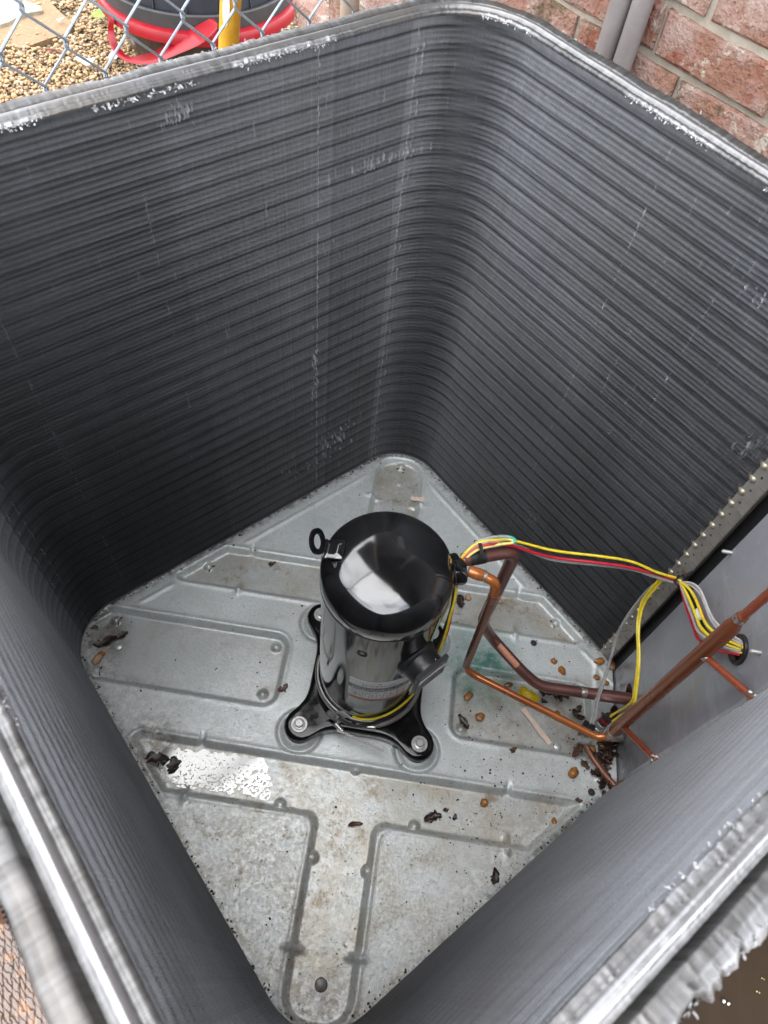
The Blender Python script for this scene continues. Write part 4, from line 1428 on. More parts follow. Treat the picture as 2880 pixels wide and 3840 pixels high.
for fx, fy in FEET:
    o = Vector((fx, fy + .005, 0))
    foot = lathe('mounting_foot', [(.0195, .0005), (.0205, .003), (.0200, .0095), (.0175, .0115), (.0185, .0135), (.0185, .018), (.0165, .0205)], M_RUBBER, comp, o, seg=28)
    lathe('washer', [(.0122, .0304), (.0124, .0318), (.0118, .0326), (.0068, .0326)], M_ZINC, foot, o, seg=28)
    an = rng.uniform(0, 1)
    lathe('bolt_flange', [(.0086, .0327), (.0088, .0336), (.0072, .0345)], M_ZINC, foot, o, seg=24)
    Vh = []
    for r, z in ((.0064, .034), (.0064, .0385), (.0056, .0395)):
        for k in range(6):
            Vh.append(o + Vector((r * math.cos(an + k * math.pi / 3), r * math.sin(an + k * math.pi / 3), z)))
    Fh = [(i * 6 + k, i * 6 + (k + 1) % 6, (i + 1) * 6 + (k + 1) % 6, (i + 1) * 6 + k) for i in range(2) for k in range(6)] + [tuple(range(12, 18))]
    obj('bolt_head', Vh, Fh, M_ZINC, foot, False)
    lathe('bolt_cup', [(.0042, .0396), (.0034, .0390), (.0003, .0388)], M_DKSTEEL, foot, o, seg=14, cap=False)
# lifting eye: tab welded on the cap, turned up at its outer edge
ed = Vector((-1, .03, 0)).normalized()
eq = Vector((-ed.y, ed.x, 0))
def eye_pt(u, v, w_): return ed * u + eq * v + Vector((0, 0, w_))
V, F = [], []
pr = [(.052, .4085, .0128), (.062, .4060, .0132), (.0705, .4025, .0130), (.0735, .4030, .0120), (.0755, .4055, .0125)]
for (u, z, hw) in pr:
    for v in (-hw, -hw * .4, hw * .4, hw):
        V.append(eye_pt(u, v, z))
for i in range(len(pr) - 1):
    for k in range(3):
        F.append((i * 4 + k, i * 4 + k + 1, (i + 1) * 4 + k + 1, (i + 1) * 4 + k))
lug = obj('lifting_eye', V, F, M_ENAMEL, comp)
md = lug.modifiers.new('thick', 'SOLIDIFY')
md.thickness = .003
md.offset = 0
md2 = lug.modifiers.new('soft', 'BEVEL')
md2.width = .0008
V, F = [], []
cz_ = .4215
for i in range(28):
    a = 2 * math.pi * i / 28
    ro = .0158 if math.sin(a) > -.5 else .0158 / max(.55, 1)
    ov, oz = .0158 * math.cos(a), .0140 * math.sin(a)
    if oz < -.006:
        ov *= .98
    iv, iz = .0092 * math.cos(a), .0082 * math.sin(a)
    for du in (-.0015, .0015):
        V.append(eye_pt(.0832 + .56 * oz + .83 * du, ov, .4160 + .83 * oz - .56 * du))
        V.append(eye_pt(.0832 + .56 * iz + .83 * du, iv, .4160 + .83 * iz - .56 * du))
for i in range(28):
    j = (i + 1) % 28
    a, b_ = i * 4, j * 4
    F += [(a, a + 1, b_ + 1, b_), (a + 2, b_ + 2, b_ + 3, a + 3), (a, b_, b_ + 2, a + 2), (a + 1, a + 3, b_ + 3, b_ + 1)]
obj('eye_ring', V, F, M_ENAMEL, lug)
# discharge and suction fittings on the right of the cap
zf = .352
fa = Vector((.088, .0250 + .005, 0)).normalized()
fitp = Vector((fa.x * .070, fa.y * .070 + .0, zf))
fit = lathe('discharge_fitting', [(.0190, 0), (.0190, .010), (.0180, .0125), (.0150, .0135), (.0150, .0150), (.0165, .0160), (.0165, .0250), (.0150, .0275), (.0090, .0280)], M_ENAMEL, comp, fitp, fa, 32)
sa_ = Vector((.090, .047, 0)).normalized()
lathe('suction_fitting', [(.0110, 0), (.0110, .026), (.0100, .028)], M_BLACK, comp, Vector((sa_.x * .066, sa_.y * .066 , .353)), sa_, 24)
# terminal box
ta = R(-43)
td = Vector((math.cos(ta), math.sin(ta), 0))
tq = Vector((-td.y, td.x, 0))
tz = .258
tcol = lathe('terminal_collar', [(.0300, .060), (.0285, .0765), (.0250, .0800), (.0243, .0980)], M_PLASTIC, comp, (0, 0, tz), td, 32)
tbx = box('terminal_cover', td * .1005 + Vector((0, 0, tz)), (.0060, .050, .053), M_PLASTIC, comp, rotz(ta), .0010, False)
box('cover_label', td * .1040 + Vector((0, 0, tz + .006)), (.0006, .044, .0085), M_LABEL, tbx, rotz(ta))
V, F = [], []
r9 = random.Random(9)
for k in range(26):                                    # worn print on the cover label
    add_box(V, F, td * .1044 + tq * (-.018 + k * .00145) + Vector((0, 0, tz + .006 + r9.uniform(-.0012, .0012))), td * .0001, tq * r9.uniform(.0003, .0006), Vector((0, 0, r9.uniform(.0008, .0026))))
obj('label_print', V, F, M_INK, tbx, False)
Vd, Fd = [], []
bmd = bmesh.new()
for k in range(60):
    a, u = r9.uniform(.1, 2.9), r9.uniform(.081, .0970)
    p = td * u + tq * (math.cos(a) * .0246) + Vector((0, 0, tz + math.sin(a) * .0246))
    rr = r9.uniform(.0004, .0013)
    mt = Matrix.Translation(p) @ Matrix.Diagonal((1, 1, .6, 1))
    bmesh.ops.create_icosphere(bmd, subdivisions=1, radius=rr, matrix=mt)
stuff(bmobj('water_drops', bmd, M_DROP, tcol))
# name plate, bent round the shell
def on_shell(ang, z, r=RB + .0004):
    return Vector((r * math.cos(ang), r * math.sin(ang), z))
A_L, A_R = math.atan2(-.075, -.0265), math.atan2(-.055, .0545)
def band(name, a0, a1, z0, z1, r, mat, parent, n=20, th=.0003):
    V, F = [], []
    for i in range(n + 1):
        a = a0 + (a1 - a0) * i / n
        V += [on_shell(a, z0, r), on_shell(a, z1, r), on_shell(a, z1, r - th), on_shell(a, z0, r - th)]
    for i in range(n):
        for k in range(4):
            F.append((4 * i + k, 4 * i + 4 + k, 4 * i + 4 + (k + 1) % 4, 4 * i + (k + 1) % 4))
    F += [(0, 1, 2, 3), (4 * n + 3, 4 * n + 2, 4 * n + 1, 4 * n)]
    return obj(name, V, F, mat, parent)
npl = band('name_plate', A_L, A_R, .088, .2175, RB + .0004, M_CLEAR, comp)
band('plate_band', A_L, A_R, .1960, .2172, RB + .0006, M_LABEL, npl)
band('plate_band', A_L, A_R, .1815, .1958, RB + .0006, M_LABELDK, npl)
band('plate_band', A_L, A_R, .1535, .1813, RB + .0006, M_LABEL, npl)
band('plate_band', A_L, A_R, .1440, .1533, RB + .0006, M_LABELOR, npl)
def shell_text(txt, ang0, z, size, mat, parent, r=RB + .0009, name='lettering', stretch=1.):
    cu = bpy.data.curves.new('lettering', 'FONT')
    cu.body = txt
    cu.size = size
    cu.align_x = 'CENTER'
    cu.resolution_u = 2
    tmp = bpy.data.objects.new('lettering_tmp', cu)
    col.objects.link(tmp)
    dg = bpy.context.evaluated_depsgraph_get()
    me = bpy.data.meshes.new_from_object(tmp.evaluated_get(dg))
    bpy.data.objects.remove(tmp)
    V = [on_shell(ang0 + v.co.x * stretch / RB, z + v.co.y, r) for v in me.vertices]
    F = [tuple(p.vertices) for p in me.polygons]
    return obj(name, V, F, mat, parent, False)
am = (A_L + A_R) / 2
shell_text('EMERSON.', am - .02, .2005, .0075, M_INK, npl, stretch=1.35)
shell_text('Copeland Scroll', am - .02, .1855, .0088, M_INKW, npl, stretch=1.3)
shell_text('WARNING', A_L + .36, .1458, .0074, M_INK, npl, stretch=1.4)
shell_text('AVERTISSEMENT', A_R - .42, .1458, .0070, M_INK, npl, stretch=1.2)
V, F = [], []
def tick(a, z, da, dz):
    b0 = len(V)
    for (x, y) in ((-da, -dz), (da, -dz), (da, dz), (-da, dz)):
        V.append(on_shell(a + x, z + y, RB + .0009))
    F.append((b0, b0 + 1, b0 + 2, b0 + 3))
for k, a in enumerate(np.linspace(A_L + .14, A_R - .1, 8)):
    tick(a, .1655, .0035, .0075)
for k in range(70):
    a = r9.uniform(A_L + .08, A_R - .08)
    tick(a, r9.choice([.1565, .1605, .1645, .169, .1745, .178]), r9.uniform(.006, .025), .0006)
tick(am - .02, .2115, .022, .0012)
stuff(obj('plate_print', V, F, M_INK, npl, False))
# crankcase heater band round the foot of the shell, clip and hose clamp
def ringband(name, r, z, h_, a0, a1, mat, parent, tilt=0, n=40, rad=None):
    pts = [Vector((r * math.cos(a0 + (a1 - a0) * i / n), r * math.sin(a0 + (a1 - a0) * i / n), z + tilt * math.sin(a0 + (a1 - a0) * i / n + 1))) for i in range(n + 1)]
    return tube(name, pts, h_, mat, parent, 10)
hb = ringband('heater_band', .0802, .042, .0040, R(-95), R(150), M_BAND, comp, .003)
ringband('heater_band', .0795, .046, .0022, R(-250), R(-118), M_BAND, comp, .004)
ringband('clamp_strap', .0788, .0600, .0014, R(-240), R(-70), M_ZINC, comp, .004)
ringband('clamp_strap', .0822, .0520, .0010, R(-190), R(-100), M_DKSTEEL, comp, .003)
ca = R(-118)
cd_ = Vector((math.cos(ca), math.sin(ca), 0))
cq = Vector((-cd_.y, cd_.x, 0))
box('clamp_buckle', cd_ * .088 + Vector((0, 0, .052)), (.006, .021, .016), M_STEEL, comp, rotz(ca) @ Matrix.Rotation(.35, 3, 'X'), .001)
box('clamp_tab', cd_ * .082 + cq * .012 + Vector((0, 0, .072)), (.002, .016, .020), M_ZINC, comp, rotz(ca + .15) @ Matrix.Rotation(-.5, 3, 'X'), .0006)
cs = cd_ * .093 + cq * .014 + Vector((0, 0, .034))
lathe('clamp_screw', [(.0034, 0)] + [(.0034 if i % 2 else .0042, .001 + .0018 * i) for i in range(10)] + [(.0030, .021)], M_STEEL, comp, cs - cq * .008 + Vector((0, 0, .012)), tuple(cq * .8 + Vector((0, 0, -.6))), 12)
lathe('cable_ferrule', [(.0038, 0), (.0042, .002), (.0042, .012), (.0034, .014)], M_STEEL, comp, on_shell(R(-84), .048, .084), tuple(Vector((math.sin(R(84)), .1, .1))), 12)

# ================================================================== PIPES
dp = thing('discharge_pipe', 'orange brown copper discharge pipe dropping from the compressor fitting and running to the riser', 'pipe')
zf2 = .3475
d0 = Vector((.098, .0285, .351))
P = fillet([(.116, .0262, .3485), (.1335, .0215, .346), (.1365, .018, .318), (.1425, .0125, .0765), (.350, -.0562, .0700), (.3665, -.0520, .0820)], .022, 9)
tube('pipe', P[:14], [.0066] * 14, M_CU, dp, 16)
kA = next(i for i, p in enumerate(P) if p.z < .098)
tube('pipe', P[13:kA + 1], .0059, M_CU_BROWN, dp, 16)
tube('pipe', P[kA:], .0056, M_CU, dp, 16)
tube('sleeve', [d0, (.106, .0272, .3500), (.1125, .0264, .3490), (.1175, .0262, .3483)], [.0068, .0079, .0077, .0066], M_CU, dp, 16)
tube('braze_joint', [(.1165, .0262, .3485), (.1185, .0260, .3483), (.1205, .0256, .348)], [.0072, .0074, .0069], M_BRAZE, dp, 16)
tube('coupling', [(.1364, .0181, .325), (.1366, .0179, .313), (.1368, .0177, .305)], [.0071, .0072, .0066], M_CU_BROWN, dp, 18)

sp_ = thing('suction_pipe', 'thick dark maroon suction pipe bent over beside the compressor and out through the panel', 'pipe')
P = fillet([(.090, .042, .3515), (.156, .0690, .3500), (.1520, .0600, .150), (.1790, .0640, .094), (.2350, .0225, .076), (.2620, .0120, .0625), (.3400, .0140, .0600), (.4060, .0156, .0600)], .022, 9)
k = next(i for i, p in enumerate(P) if p.z < .17)
kx = next(i for i, p in enumerate(P) if p.x > .325)
tube('pipe', P[:kx], .0085, M_CU_MAROON, sp_, 18)
tube('swaged_end', P[kx - 1:kx] + [(.345, .0141, .060), (.352, .0142, .060), (.404, .0154, .060), (.411, .0156, .060)], [.0086, .0089, .0098, .0099, .0097], M_CU_MAROON, sp_, 18)
tube('braze_joint', [(.326, .0138, .0604), (.330, .0139, .0603), (.336, .0140, .0602)], [.0087, .0094, .0089], M_BRAZE, sp_, 16)
tube('rubber_sleeve', [(.097, .0450, .3514), (.108, .0494, .3512), (.1165, .0527, .3511)], [.0093, .0095, .0091], M_RUBBER, sp_, 18)
# scuffed marking strip on the sloping run
a, b_ = Vector((.1865, .0585, .0925)), Vector((.2225, .0318, .0800))
dv = (b_ - a).normalized()
vw = (cam.location - (a + b_) / 2).normalized()
vw = (vw - dv * vw.dot(dv)).normalized()
sw = dv.cross(vw)
V, F = [], []
for i in range(13):
    c = a.lerp(b_, i / 12)
    for j in range(7):
        th = (j / 6 - .5) * 1.15
        V.append(c + (vw * math.cos(th) + sw * math.sin(th)) * .0087 + Vector((0, 0, 0)))
for i in range(12):
    for j in range(6):
        F.append((i * 7 + j, i * 7 + j + 1, i * 7 + j + 8, i * 7 + j + 7))
MS = Vector((0, 0, 0))
scf = obj('marking_strip', V, F, M_SCUFF, sp_)

riser = thing('riser_header', 'thick brown copper riser pipe standing upright before the grey panel', 'pipe')
HP = [(.3655, -.0525, .075), (.3640, -.0505, .110), (.3625, -.0485, .30), (.3615, -.0470, .445), (.3612, -.0468, .456), (.3608, -.0462, .468), (.3608, -.0462, .480)]
tube('pipe', HP, [.0088, .0091, .0091, .0091, .0088, .0062, .0058], M_CU_BROWN, riser, 20)
tube('thin_pipe', [(.3608, -.0462, .474), (.3606, -.046, .55), (.3600, -.0455, .68)], .0048, M_CU_RED, riser, 14)
tube('braze_joint', [(.3608, -.0462, .470), (.3608, -.0462, .475), (.3608, -.0462, .4790)], [.0066, .0068, .0054], M_BRAZE, riser, 16)
tube('braze_joint', [(.3652, -.0523, .080), (.3650, -.0520, .0875), (.3646, -.0513, .0965)], [.0094, .0097, .0093], M_BRAZE, riser, 18)
def branch(z0, z1, x1, y1):
    a, c = Vector((.3640, -.0545, z0)), Vector((x1, y1, z1))
    br = tube('branch_pipe', [a, a.lerp(c, .5), c], .0042, M_CU_RED, riser, 14)
    tube('braze_collar', [a - (c - a).normalized() * .002, a + (c - a).normalized() * .0015, a + (c - a).normalized() * .004], [.0058, .0055, .0044], M_CU_RED if z0 < .2 else M_BRAZE, br, 14)
    V, F = [], []
    bmq = bmesh.new()
    r = random.Random(int(z0 * 1000))
    for k in range(7):
        p = a.lerp(c, .93) + Vector((r.uniform(-1, 1), r.uniform(-1, 1), r.uniform(-1, 1))) * .0042
        bmesh.ops.create_icosphere(bmq, subdivisions=2, radius=r.uniform(.0022, .0036), matrix=Matrix.Translation(p) @ Matrix.Diagonal((1, 1, r.uniform(.7, 1.5), 1)))
    bmobj('braze_lump', bmq, M_BRAZE, br)
    e = c + (c - a).normalized() * .018
    tube('pipe_stub', [c, c.lerp(e, .5), e + Vector((.004, -.004, 0))], .0044, wire_red_stub, br, 12)
wire_red_stub = simple('red_primer', (.42, .02, .035), (.26, .03, .03), 120, .35)
branch(.3890, .428, .3905, -.112)
branch(.1305, .180, .3895, -.112)

cap_t = thing('small_copper_line', 'dull brown copper line low on the pan running under the front right coil end', 'pipe')
tube('pipe', spline([(.342, -.050, .035), (.3455, -.0555, .024), (.352, -.0645, .0195), (.372, -.0885, .0175), (.3905, -.1065, .0175), (.398, -.116, .0175)], 5), .0045, M_CU_PINK, cap_t, 12)
tube('pipe', spline([(.3845, -.1195, .0175), (.394, -.109, .021), (.402, -.103, .0225), (.418, -.1035, .022)], 5), .0052, M_CU_PINK, cap_t, 12)
stub = thing('liquid_line_stub', 'short maroon pipe stub ending in a flared cup at the panel foot', 'pipe')
tube('pipe', [(.348, -.0415, .0285), (.370, -.0390, .028), (.388, -.0370, .0278)], .0052, M_CU_RED, stub, 14)
tube('flare', [(.384, -.0374, .0278), (.390, -.0368, .0277), (.400, -.0356, .0276), (.4025, -.0354, .0276)], [.0058, .0072, .0080, .0125], M_DKSTEEL, stub, 18)

# sensor block on the line with two black spade boots, and the silver pressure switch behind the riser
sen = thing('pressure_sensor', 'small hex metal sensor block with two black spade boots under grey leads', 'sensor')
c = Vector((.3405, -.0475, .039))
ax = Vector((.03, -.10, .2)).normalized()
Vh = []
for h_, r in ((-.013, .0095), (.002, .0105), (.004, .0105), (.0075, .0085)):
    x_, y_, z_ = frame(Vector((.1, -.1, 1)))
    for k in range(6):
        Vh.append(c + x_ * (r * math.cos(k * math.pi / 3)) + y_ * (r * math.sin(k * math.pi / 3)) + z_ * h_)
obj('hex_body', Vh, [(i * 6 + k, i * 6 + (k + 1) % 6, (i + 1) * 6 + (k + 1) % 6, (i + 1) * 6 + k) for i in range(3) for k in range(6)] + [tuple(range(18, 24)), tuple(range(5, -1, -1))], M_ZINC, sen, False)
lathe('neck', [(.006, 0), (.006, .016)], M_STEEL, sen, c - Vector((0, 0, .020)), (0, 0, 1), 16)
dr = Vector((.22, .52, .75)).normalized()
rt = dr.to_track_quat('Z', 'X').to_matrix()
for s in (-1, 1):
    box('spade_boot', c + Vector((-.0042, .0050, .0135)) + rt @ Vector((0, s * .0048, .004)), (.0075, .0085, .022), M_PLASTIC, sen, rt, .0012)
    box('spade_blade', c + Vector((-.0055, .0005, .0055)) + rt @ Vector((0, s * .0048, 0)), (.001, .0062, .008), M_STEEL, sen, rt)
psw = thing('pressure_switch', 'silver capped cylindrical pressure switch behind the riser with two yellow leads', 'switch')
pa_ = Vector((.3560, -.0335, .044))
pd2 = Vector((.012, .014, .040)).normalized()
lathe('body', [(.0070, 0), (.0096, .001), (.0098, .006), (.0080, .0072), (.0080, .010), (.0092, .011), (.0092, .015), (.0078, .016)], M_STEEL, psw, pa_, pd2, 22)
lathe('switch_cap', [(.0072, .016), (.0074, .030), (.0066, .034), (.0020, .035)], M_PLASTIC, psw, pa_, pd2, 22)
lathe('red_mark', [(.00755, .022), (.00760, .026)], M_TUBRED, psw, pa_, pd2, 22, False)

# ================================================================== WIRES
def wire(pts, mat, label, r=.00155, group=None, n=8):
    r *= 1.12
    o = tube('electrical_wire', spline(pts, n), r, mat, None, 8)
    return tag(o, label, 'wire', group)
TIE1 = Vector((.1017, .0573, .3625))
TIE2 = Vector((.3735, .0785, .3235))
def run(dy, dz, sag, end):
    """wire from the shell's right side, over the suction pipe, then hanging across to the tie at the tube sheet"""
    return [(.0765, .010 + dy * .5, .20), (.0835, .016 + dy * .6, .29), (.0850, .034 + dy, .345 + dz), (.1003, .0520 + dy, .3655 + dz), (.1225, .0610 + dy, .3700 + dz * .6), (.1480, .0690 + dy, .3620 - sag * .25 + dz), (.2040, .0755 + dy, .3480 - sag), (.2620, .0765 + dy, .3505 - sag), (.3030, .0775 + dy, .3480 - sag * .8), (.3380, .0782, .3370 - sag * .5), end]
wire(run(.003, .004, 0, TIE2 + Vector((-.004, .002, .003))), M_YEL, 'bright yellow wire along the top of the run from compressor to tube sheet', .0016)
wire(run(-.001, .000, .0095, TIE2 + Vector((-.002, .001, .000))), M_RED, 'red wire stretched below the yellow one from compressor to tube sheet', .0017)
wire(run(.006, .001, .0065, TIE2 + Vector((-.001, .004, -.001))), M_BLK, 'black wire stretched beside the red one from compressor to tube sheet', .0016)
wire(run(.0015, .002, .0200, TIE2 + Vector((-.003, -.001, -.004))), M_GRY, 'upper grey wire sagging below the red one towards the tube sheet', .0014)
wire(run(.005, .003, .0235, TIE2 + Vector((-.005, -.001, -.005))), M_GRY, 'lower grey wire sagging lowest of the run towards the tube sheet', .0014)
o = wire([(.0770, .004, .19), (.0842, .012, .29), (.0848, .031, .342), (.1005, .0478, .3640), (.1235, .0590, .3685), (.1420, .0645, .3700), (.1480, .0668, .3712), (.1440, .0690, .3722), (.1300, .0690, .3715), (.1120, .0650, .3690)], M_PALEYEL, 'pale yellow wire folding back in a loop over the suction pipe elbow', .0016)
o = wire([(.1270, .0700, .3735), (.1380, .0715, .3742), (.1455, .0705, .3738), (.1490, .0680, .3728), (.1470, .0655, .3715)], M_GRN, 'short green wire bend at the loop over the suction pipe elbow', .0016)
o = wire([(.0845, .036, .342), (.0985, .0565, .3665), (.1150, .0650, .3735), (.1300, .0690, .3755), (.1420, .0705, .3750)], M_GRY, 'grey wire arching over the cable tie beside the compressor cap', .0015)
# bundle running down the right flank of the shell behind the terminal box
low = [((.0850, .0240, .334), (.0862, .0060, .322), (.0862, -.0100, .305), (.0848, -.0215, .278), (.0820, -.0290, .248), (.0790, -.0330, .215)),]
for (dx, dy, m_, lb) in ((.0022, .000, M_RED, 'red wire running down the shell behind the terminal box'), (.0012, -.003, M_YEL, 'yellow wire running down the shell behind the terminal box'), (-.0012, -.002, M_BLK, 'black wire running down the shell behind the terminal box'), (.0000, .003, M_GRN, 'green wire running down the shell behind the terminal box')):
    wire([(x + dx + .0012 * math.sin(i * 1.7 + dx * 900), y + dy, z) for i, (x, y, z) in enumerate(low[0])], m_, lb, .0016)
# two yellow leads looping from the tie down to the pressure switch
ly = [(.3735, .0800, .3235), (.3655, .0870, .318), (.3610, .0930, .300), (.3595, .0925, .275), (.3580, .0880, .243), (.3580, .0735, .2240), (.3590, .0535, .2140), (.3610, .0300, .2080), (.3625, .0080, .1985), (.3640, -.0110, .1850), (.3665, -.0265, .1660), (.3680, -.0275, .140), (.3690, -.0235, .105), (.3665, -.0235, .0860), (.3655, -.0245, .0800)]
wire(ly, M_YEL, 'left yellow lead looping from the cable tie down to the pressure switch', .00165)
wire([(x + .0010 + .0006 * math.sin(1 + i * .45), y - .0030 - .0004 * i, z + .0030) for i, (x, y, z) in enumerate(ly)], M_YEL, 'right yellow lead looping from the cable tie down to the pressure switch', .00165)
lg = [(.3725, .0790, .3210), (.3660, .0950, .292), (.3640, .1020, .255), (.3600, .0965, .205), (.3560, .0850, .170), (.3560, .0735, .142), (.3560, .0530, .1165), (.3540, .0310, .090), (.3490, .0020, .061), (.3440, -.0220, .062), (.3395, -.0345, .060)]
wire(lg, M_GRY, 'left grey lead dropping from the tie to the sensor boots', .0016)
wire([(x + .0018 + .0020 * math.sin(i * .9), y + .0005, z + .0036 * math.sin(i * .8 + .5) + .002) for i, (x, y, z) in enumerate(lg[:-1])] + [(.3435, -.0375, .060)], M_GRY, 'right grey lead dropping from the tie to the sensor boots', .0016)
# loom from the tie across the panel into the grommet
def loom(off, bulge, mat, lb, r=.0016):
    b0 = [TIE2 + Vector((.001, -.001, 0)), Vector((.3800, .0600, .331)), Vector((.3835, .0420, .337)), Vector((.3840, .0210, .345)), Vector((.3830, .0000, .355)), Vector((.3835, -.0170, .369)), Vector((.3890, -.0300, .3815)), Vector((.4080, -.0385, .3890))]
    sc_ = [0, .7, 1, 1, 1, .9, .8, .55]
    P = [p + Vector((off[0], off[1], off[2])) * s + Vector((-.4, .1, 1)) * (bulge * math.sin(math.pi * i / 7)) for i, (p, s) in enumerate(zip(b0, sc_))]
    wire(P, mat, lb, r)
loom((-.004, .002, .009), .004, M_YEL, 'uppermost yellow wire of the loom running into the panel grommet')
loom((-.006, .001, .001), .002, M_YEL, 'printed yellow wire in the middle of the loom into the panel grommet')
loom((-.001, -.002, -.005), .000, M_YEL, 'lowest yellow wire of the loom into the panel grommet')
loom((-.002, .000, -.0105), -.003, M_GRY, 'grey printed wire along the lower edge of the loom into the grommet', .0017)
loom((.001, .001, -.0075), -.001, M_BLK, 'black wire in the loom into the panel grommet')
loom((.001, .003, .004), .001, M_RED, 'red wire threading through the loom into the panel grommet')
loom((.002, .004, .013), .004, M_LGRY, 'pale grey wire on the top side of the loom into the grommet', .0015)
loom((-.003, .003, .006), .006, M_LGRY, 'pale grey wire twisted over the yellow ones in the loom', .0014)
loom((-.007, -.001, -.003), -.002, M_GRY, 'grey wire lying over the front of the loom into the grommet', .0016)
loom((.000, .006, .017), .007, M_LGRY, 'loose pale grey wire bowing above the loom near the grommet', .0013)
loom((-.002, -.003, -.0135), -.007, M_RED, 'red wire lowest of the loom entering the panel grommet', .0017)
loom((.001, -.001, -.002), .003, M_BLK, 'second black wire twisting through the middle of the loom', .0016)
o = tube('wire_tag', [(.3800, .0262, .3500), (.3795, .0190, .3525), (.3790, .0110, .3565)], [.0026, .0029, .0024], M_WHITE, None, 8)
tag(o, 'crumpled white paper tag wrapped on the yellow wire of the loom', 'tag')
# earth wires round the foot of the shell
wire([on_shell(R(-100), .060, .0815), on_shell(R(-92), .064, .0835), on_shell(R(-78), .073, .0845), on_shell(R(-62), .091, .0850), on_shell(R(-45), .112, .0850), on_shell(R(-30), .140, .0850), on_shell(R(-20), .17, .084)], M_YEL, 'yellow and green earth wire sweeping up round the front of the shell foot', .0015)
wire([(p[0] * 1.0, p[1], p[2] - .0034) for p in [on_shell(R(-98), .060, .0805), on_shell(R(-80), .072, .0832), on_shell(R(-62), .090, .0838), on_shell(R(-45), .111, .0840), on_shell(R(-30), .139, .0840), on_shell(R(-20), .168, .083)]], M_GRN, 'green stripe wire pressed under the yellow earth wire at the shell foot', .0012)
wire([on_shell(R(-112), .052, .090), on_shell(R(-100), .050, .092), on_shell(R(-85), .055, .088), on_shell(R(-70), .068, .085), on_shell(R(-52), .088, .083), on_shell(R(-38), .11, .082)], M_BLK, 'black heater lead curving round the front of the shell foot', .0018)
# white nylon tie lying across the foot plate
o = tube('cable_tie', [(-.0330, -.1000, .0460), (-.0100, -.1035, .0400), (.0130, -.1090, .0352), (.0400, -.1155, .0330)], .0019, M_WTIE, None, 6)
for i, (x, y, z) in enumerate([]):
    pass
tag(o, 'loose white ribbed cable tie tail lying across the front of the compressor foot plate', 'cable tie')
V, F = [], []
for i in range(26):
    p = Vector((-.0330, -.1000, .0480)).lerp(Vector((.0385, -.1150, .0350)), i / 25)
    add_box(V, F, p, Vector((.0003, 0, 0)), Vector((0, .0013, 0)), Vector((0, 0, .0003)))
o['parts'] = 1
stuff(obj('tie_teeth', V, F, M_DKSTEEL, o, False))
def tie_loop(c, n_, r, head, tail, label):
    c, n_ = Vector(c), Vector(n_).normalized()
    x, y, z = frame(n_)
    pts = [c + (x * math.cos(a) + y * math.sin(a)) * r for a in [2 * math.pi * k / 28 for k in range(29)]]
    t = thing('cable_tie', label, 'cable tie', None, c)
    V, F = [], []
    for i in range(28):
        a = 2 * math.pi * i / 28
        d = x * math.cos(a) + y * math.sin(a)
        for rr, w_ in ((r, -.0022), (r, .0022), (r + .0011, .0022), (r + .0011, -.0022)):
            V.append(d * rr + n_ * w_)
    for i in range(28):
        j = (i + 1) % 28
        for k in range(4):
            F.append((i * 4 + k, i * 4 + (k + 1) % 4, j * 4 + (k + 1) % 4, j * 4 + k))
    obj('strap', V, F, M_PLASTIC, t, False)
    h_ = Vector(head)
    up_ = h_.normalized()
    rot_ = Matrix((n_.cross(up_).normalized(), up_, (n_.cross(up_)).normalized().cross(up_))).transposed()
    box('head', h_, (.0052, .0045, .0062), M_PLASTIC, t, rot_, .0006)
    tl = Vector(tail)
    tube('tail', [h_, h_.lerp(tl, .5) + up_ * .0008, tl], [.0016, .0017, .0013], M_PLASTIC, t, 6)
    return t
tie_loop((.1060, .0530, .3600), (.30, .10, -.02), .0122, (.0035, -.0115, .004), (.0065, -.013, -.006), 'black cable tie cinching the wires to the suction pipe beside the compressor')
tie_loop(TIE2 + Vector((.000, .000, .001)), (.25, -.6, .5), .0062, (.004, .004, .0055), (.013, .010, .012), 'black cable tie holding the wires against the rusty tube sheet')

# ================================================================== DEBRIS
bm = bmesh.new()
bmesh.ops.create_icosphere(bm, subdivisions=2, radius=1)
ico_v = [v.co.copy() for v in bm.verts]
ico_f = [[v.index for v in f.verts] for f in bm.faces]
bm.free()
def pebble(p, s, mat, label, seed, flat=.6, group=None):
    r = random.Random(seed)
    ax_ = [s * r.uniform(.85, 1.25), s * r.uniform(.7, .95), s * flat]
    off = Vector((r.random() * 9, r.random() * 9, r.random() * 9))
    V = [Vector((v.x * ax_[0], v.y * ax_[1], v.z * ax_[2])) * (1 + .42 * mnoise.noise(v * 1.2 + off) + .12 * mnoise.noise(v * 3.1 + off)) for v in ico_v]
    o = obj('pebble', V, ico_f, mat)
    s *= .82
    o.location = Vector(p) + Vector((0, 0, s * flat * .85))
    o.rotation_euler = (r.uniform(-.25, .25), r.uniform(-.25, .25), r.uniform(0, 6))
    return tag(o, label, 'pebble', group)
